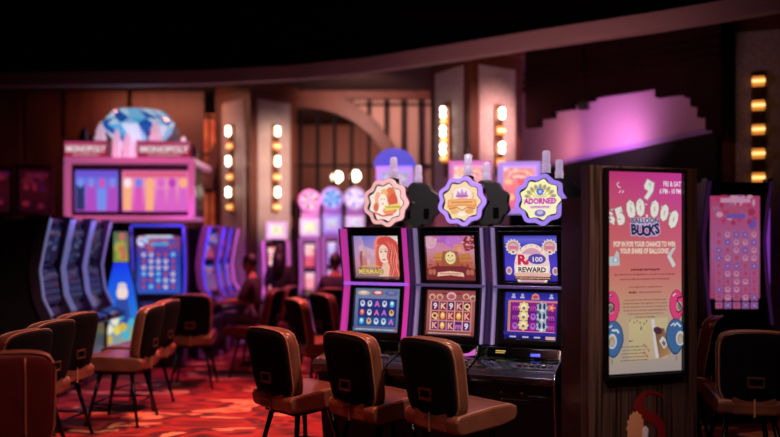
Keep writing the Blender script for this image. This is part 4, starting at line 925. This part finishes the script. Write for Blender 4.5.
# ================================================================== PEOPLE
def skin_body(edges, joints, radii, sub=1):
    names = list(joints); me = bpy.data.meshes.new('body'); me.from_pydata([joints[n_] for n_ in names], [(names.index(a_), names.index(b_)) for a_, b_ in edges], [])
    o = bpy.data.objects.new('body', me); C.objects.link(o)
    o.modifiers.new('sk', 'SKIN')
    for n_, v in zip(names, me.skin_vertices[0].data):
        r_ = radii[n_]; v.radius = r_ if isinstance(r_, tuple) else (r_, r_); v.use_root = (n_ == names[0])
    sb = o.modifiers.new('ss', 'SUBSURF'); sb.levels = sb.render_levels = sub
    bpy.context.view_layer.update(); dg = bpy.context.evaluated_depsgraph_get(); ev = o.evaluated_get(dg); em_ = ev.to_mesh()
    vs = [tuple(v.co) for v in em_.vertices]; fs = [tuple(p.vertices) for p in em_.polygons]; ev.to_mesh_clear()
    bpy.data.objects.remove(o); bpy.data.meshes.remove(me)
    return vs, fs
def person(loc, rz, label, seated, shirt, trousers, long_hair=False, group=None):
    t = empty('person', loc, rz, label, 'person', group)
    if seated:
        J = dict(pelvis=(0, 0, .74), belly=(0, -.02, .90), chest=(0, -.03, 1.08), neck=(0, -.01, 1.24), skull=(0, .02, 1.34))
        legs = lambda s: dict(hip=(s * .09, .04, .73), knee=(s * .12, .45, .70), ankle=(s * .12, .47, .33), toe=(s * .13, .60, .28)); arms = lambda s: dict(sh=(s * .16, -.02, 1.16), el=(s * .22, .08, .92), wr=(s * .15, .33, .90), pa=(s * .14, .40, .89))
    else:
        J = dict(pelvis=(0, 0, .92), belly=(0, -.01, 1.06), chest=(0, -.01, 1.24), neck=(0, 0, 1.40), skull=(0, .02, 1.50))
        legs = lambda s: dict(hip=(s * .09, 0, .88), knee=(s * .10, .02, .48), ankle=(s * .10, -.02, .09), toe=(s * .11, .13, .035)); arms = lambda s: dict(sh=(s * .16, -.01, 1.32), el=(s * .20, -.02, 1.06), wr=(s * .19, .10, .84), pa=(s * .18, .13, .77))
    rad = dict(pelvis=(.145, .105), belly=(.125, .095), chest=(.15, .10), neck=.05, skull=.06)
    E = [('pelvis', 'belly'), ('belly', 'chest'), ('chest', 'neck'), ('neck', 'skull')]
    LR = dict(hip=.085, knee=.055, ankle=.036, toe=.032); AR = dict(sh=.055, el=.04, wr=.026, pa=.03)
    for s, nm in ((-1, 'l'), (1, 'r')):
        for k_, v in {**legs(s), **arms(s)}.items(): J[k_ + nm] = v; rad[k_ + nm] = LR.get(k_, AR.get(k_))
        E += [('pelvis', 'hip' + nm), ('hip' + nm, 'knee' + nm), ('knee' + nm, 'ankle' + nm), ('ankle' + nm, 'toe' + nm), ('chest', 'sh' + nm), ('sh' + nm, 'el' + nm), ('el' + nm, 'wr' + nm), ('wr' + nm, 'pa' + nm)]
    vs, fs = skin_body(E, J, rad)
    m = MB().add(vs, fs); hx = Vector(J['skull']) + Vector((0, .01, .06))
    m.ball(hx, (.074, .092, .112), 18, 14)                                       # head, jaw, nose, ears, lips
    m.ball(hx + Vector((0, .035, -.06)), (.052, .055, .055), 12, 8); m.ball(hx + Vector((0, .095, -.012)), (.013, .018, .022), 8, 6)
    for s in (-1, 1): m.ball(hx + Vector((s * .075, -.005, -.01)), (.012, .022, .03), 8, 6)
    for s, nm in ((-1, 'l'), (1, 'r')):
        p_ = Vector(J['pa' + nm]); d_ = (p_ - Vector(J['wr' + nm])).normalized(); sd = Vector((1, 0, 0)); dn = d_.cross(sd).normalized()
        if dn.z > 0: dn = -dn
        for q in range(4):
            b0 = p_ + sd * (.018 * (q - 1.5)) + d_ * .015; L_ = (.06, .07, .066, .052)[q]
            m.tube([b0, b0 + d_ * L_ * .55, b0 + d_ * L_ * .85 + dn * L_ * .3, b0 + d_ * L_ * .9 + dn * L_ * .6], [.009, .0085, .008, .006], 6)
        b0 = p_ - sd * s * .024 - d_ * .02; m.tube([b0, b0 - sd * s * .02 + d_ * .025, b0 - sd * s * .018 + d_ * .055], [.011, .0095, .007], 6)
    body = m.build('body', skin_m, t, smooth=True)
    for s in (-1, 1): MB().ball(hx + Vector((s * .03, .082, .012)), (.012, .008, .008), 8, 6).build('eye', black_gloss, t, smooth=True)
    MB().ball(hx + Vector((0, .083, -.062)), (.022, .01, .008), 10, 6).build('mouth', pbr('lips', '#8a4038', .5), t, smooth=True)
    # clothes: same skeleton, slightly fuller
    TE = [e_ for e_ in E if not any(x.startswith(('hip', 'knee', 'ankle', 'toe', 'pa', 'neck', 'skull', 'wr')) for x in e_)]
    tj = {n_: J[n_] for n_ in J if any(n_ in e_ for e_ in TE)}; tr = {n_: tuple(x + .018 for x in (rad[n_] if isinstance(rad[n_], tuple) else (rad[n_],) * 2)) for n_ in tj}
    tj['collar'] = tuple(Vector(J['neck']) - Vector((0, 0, .03))); tr['collar'] = (.062, .062); TE.append(('chest', 'collar'))
    vs, fs = skin_body(TE, tj, tr); MB().add(vs, fs).build('shirt', shirt, t, smooth=True)
    LE = [e_ for e_ in E if all(x[:3] in ('pel', 'hip', 'kne', 'ank') for x in e_)]
    lj = {n_: J[n_] for n_ in J if any(n_ in e_ for e_ in LE)}; lr = {n_: tuple(x + .016 for x in (rad[n_] if isinstance(rad[n_], tuple) else (rad[n_],) * 2)) for n_ in lj}
    vs, fs = skin_body(LE, lj, lr); MB().add(vs, fs).build('trousers', trousers, t, smooth=True)
    for nm in 'lr':
        a_, b_ = Vector(J['ankle' + nm]), Vector(J['toe' + nm]); MB().tube([a_ + Vector((0, -.03, -.03)), a_ * .5 + b_ * .5, b_ + Vector((0, .03, .0))], [.05, .048, .038], 10).build('shoe', black_pl, t, smooth=True)
    h = MB(); N1, N2 = 18, 12; hv = []
    for j in range(N2):
        ph = PI / 2 - (PI * .62) * j / (N2 - 1)
        for i in range(N1):
            th = 2 * PI * i / N1; front = max(0, math.sin(th)); ph2 = max(ph, .42 * front ** .7 + ph * (1 - front) if front > .25 else ph)
            hv.append((hx.x + .086 * math.cos(ph2) * math.cos(th), hx.y - .006 + .104 * math.cos(ph2) * math.sin(th), hx.z + .01 + .122 * math.sin(ph2)))
    h.add(hv, [(j * N1 + i, j * N1 + (i + 1) % N1, (j + 1) * N1 + (i + 1) % N1, (j + 1) * N1 + i) for j in range(N2 - 1) for i in range(N1)])
    if long_hair: h.add(*[list(z) for z in (lambda b_: (b_.v, b_.f))(MB().tube([hx + Vector((0, -.05, .03)), hx + Vector((0, -.085, -.12)), hx + Vector((0, -.11, -.30)), hx + Vector((0, -.10, -.40))], [.085, .10, .085, .03], 14))])
    h.build('hair', hair_m, t, smooth=True)
    return t
grey_j = pbr('grey_denim', '#4a4a5c', .8); dark_s = pbr('dark_shirt', '#15101c', .8); plum_s = pbr('plum_shirt', '#38202c', .8); slate_s = pbr('slate_shirt', '#2a2438', .8)
def sit(px, Y, facing, *a_):
    v = Vector((math.cos(R(facing)), math.sin(R(facing)), 0)); p_ = Vector((at(px, 0, Y).x, Y, 0)) + v * .27 + Vector((0, 0, .05))
    return person(p_, R(facing - 90), *a_)
sit(272, 9.82, 172, 'person in grey trousers seated on a reddish chair facing the purple row', True, plum_s, grey_j)
sit(333, 10.0, 88, 'dark-haired person seated with back to us, beside the red-haired woman screen', True, slate_s, dark_s)
person(at(280, 0, 11.08).xy.to_3d(), R(-10), 'long-haired person in dark clothes standing before the red far machine', False, dark_s, dark_s, True)

# ================================================================== LIGHT
def area(name, loc, target, size, power, col, sy=None):
    L_ = bpy.data.lights.new(name, 'AREA'); L_.size = size; L_.energy = power; L_.color = lin(col)[:3]
    if sy: L_.shape = 'RECTANGLE'; L_.size_y = sy
    o = bpy.data.objects.new(name, L_); C.objects.link(o); o.location = loc; o.rotation_euler = (Vector(target) - Vector(loc)).to_track_quat('-Z', 'Y').to_euler(); return o
def spot(name, loc, target, power, col, ang=50, blend=.6, r=.1):
    L_ = bpy.data.lights.new(name, 'SPOT'); L_.energy = power; L_.color = lin(col)[:3]; L_.spot_size = R(ang); L_.spot_blend = blend; L_.shadow_soft_size = r
    o = bpy.data.objects.new(name, L_); C.objects.link(o); o.location = loc; o.rotation_euler = (Vector(target) - Vector(loc)).to_track_quat('-Z', 'Y').to_euler(); return o
def point(name, loc, power, col, r=.15):
    L_ = bpy.data.lights.new(name, 'POINT'); L_.energy = power; L_.color = lin(col)[:3]; L_.shadow_soft_size = r
    o = bpy.data.objects.new(name, L_); C.objects.link(o); o.location = loc; return o
spot('downlight_red_aisle', (-1.2, 8.2, 4.0), (-1.5, 7.3, 0), 1350, '#ff7a68', 66, .8, .2)
spot('downlight_red_front', (-.8, 4.4, 4.2), (-1.2, 5.7, 0), 600, '#ff8070', 60, .8, .2)
spot('downlight_warm_chairs', (2.0, 3.4, 4.2), (.35, 5.3, .8), 560, '#ffd0b8', 44, .8, .12)
spot('downlight_warm_back', (1.4, 7.6, 4.2), (-.2, 5.4, .8), 420, '#ffb8a0', 38, .8, .12)
spot('downlight_warm_left', (-.9, 5.4, 4.2), (-2.4, 6.7, .7), 480, '#ffd4c8', 60, .8, .15)
spot('corner_fill', (-.7, 4.6, 3.9), (-2.1, 4.2, .9), 200, '#ffa898', 46, .8, .15)  # light added to bring up the oxblood chair, no fixture
spot('deck_fill', (.0, 4.6, 4.2), (.8, 5.7, .8), 190, '#e8e0ff', 34, .8, .15)  # added spot that brightens the button decks, not a fitted lamp
spot('downlight_kiosk', (.2, 2.0, 4.2), (1.5, 4.7, .7), 270, '#ffdcd4', 40, .8, .15)
spot('right_fill', (2.4, 3.6, 4.2), (2.5, 5.9, .8), 95, '#ffa890', 50, .8, .15)  # extra warm spot put in for the chairs right of the kiosk
spot('aisle_wash', (-1.0, 9.4, 4.0), (-1.0, 9.9, 0), 700, '#ff6888', 100, .9, .3)
spot('row_wash', (-1.6, 9.4, 3.3), (-2.8, 11.4, 1.2), 520, '#d070ff', 46, .8, .2)
spot('pillar_wash', (.3, 9.6, 3.5), (-1.85, 12.6, 2.8), 1150, '#ffc8b4', 34, .8, .2)
spot('pillar_pink', (2.6, 8.0, 4.0), (1.35, 10.2, 3.2), 800, '#ffb4b0', 26, .8, .2)
area('fascia_wash', (1.2, 8.0, 3.2), (1.5, 9.4, 4.15), 3.0, 20, '#ffb0b0', .3)
spot('pillar_left_fill', (-3.2, 9.8, 3.6), (-2.6, 12.6, 2.9), 60, '#e8d0e0', 24, .8, .2)
area('panelling_wash', (-4.1, 12.4, 4.25), (-4.1, 13.2, 2.4), 1.8, 40, '#ffa080', .2)
area('mauve_pink', (2.35, 10.3, 2.95), (3.0, 10.9, 3.6), 1.6, 40, '#e898d0', .25)
spot('mauve_cream', (2.2, 11.0, 3.0), (2.6, 12.4, 3.4), 90, '#ffb098', 90, .9, .2)
area('room_glow', (-.6, 14.4, 4.2), (-.6, 17, 2.4), 2.4, 85, '#ffa088', .6)
spot('arch_wash', (-.6, 11.2, 3.9), (-.4, 13.3, 3.9), 240, '#ffc4b8', 90, .9, .2)
spot('badge_fill', (.2, 4.4, 4.2), (.7, 6.7, 2.1), 330, '#f0e0e8', 34, .8, .15)  # unseen front spot added to lift the rear badge backs
spot('kiosk_side', (-.6, 3.0, 4.2), (1.1, 4.9, 1.2), 260, '#ffa0a0', 26, .8, .15)  # added spot to brighten the left face of the side cabinet
spot('diamond_wash', (-2.6, 8.3, 4.1), (-3.6, 10.8, 2.2), 420, '#f060a8', 50, .8, .2)
spot('violet_left', (-2.4, 8.6, 3.5), (-3.5, 9.0, 1.2), 230, '#b080ff', 74, .9, .3)
w = bpy.data.worlds.new('World'); bpy.context.scene.world = w; w.use_nodes = True
w.node_tree.nodes['Background'].inputs[0].default_value = (.01, .006, .012, 1); w.node_tree.nodes['Background'].inputs[1].default_value = .3

# ================================================================== CAMERA
cd = bpy.data.cameras.new('camera'); cam = bpy.data.objects.new('camera', cd); C.objects.link(cam)
cam.location = (0, 0, EYE); cam.rotation_euler = (PI / 2, 0, 0)
cd.sensor_width = 36; cd.lens = 36 * F / 780; cd.shift_y = (HY - 218.5) / 780; cd.clip_end = 100
cd.dof.use_dof = True; cd.dof.focus_distance = 5.45; cd.dof.aperture_fstop = cd.lens / 1000 / .068
sc = bpy.context.scene; sc.camera = cam
vs_ = sc.view_settings; vs_.view_transform = 'Standard'; vs_.look = 'None'; vs_.exposure = 0; vs_.gamma = 1; vs_.use_curve_mapping = False
sc.cycles.use_denoising = True
sc.cycles.max_bounces = 6; sc.cycles.diffuse_bounces = 3; sc.cycles.sample_clamp_indirect = 6
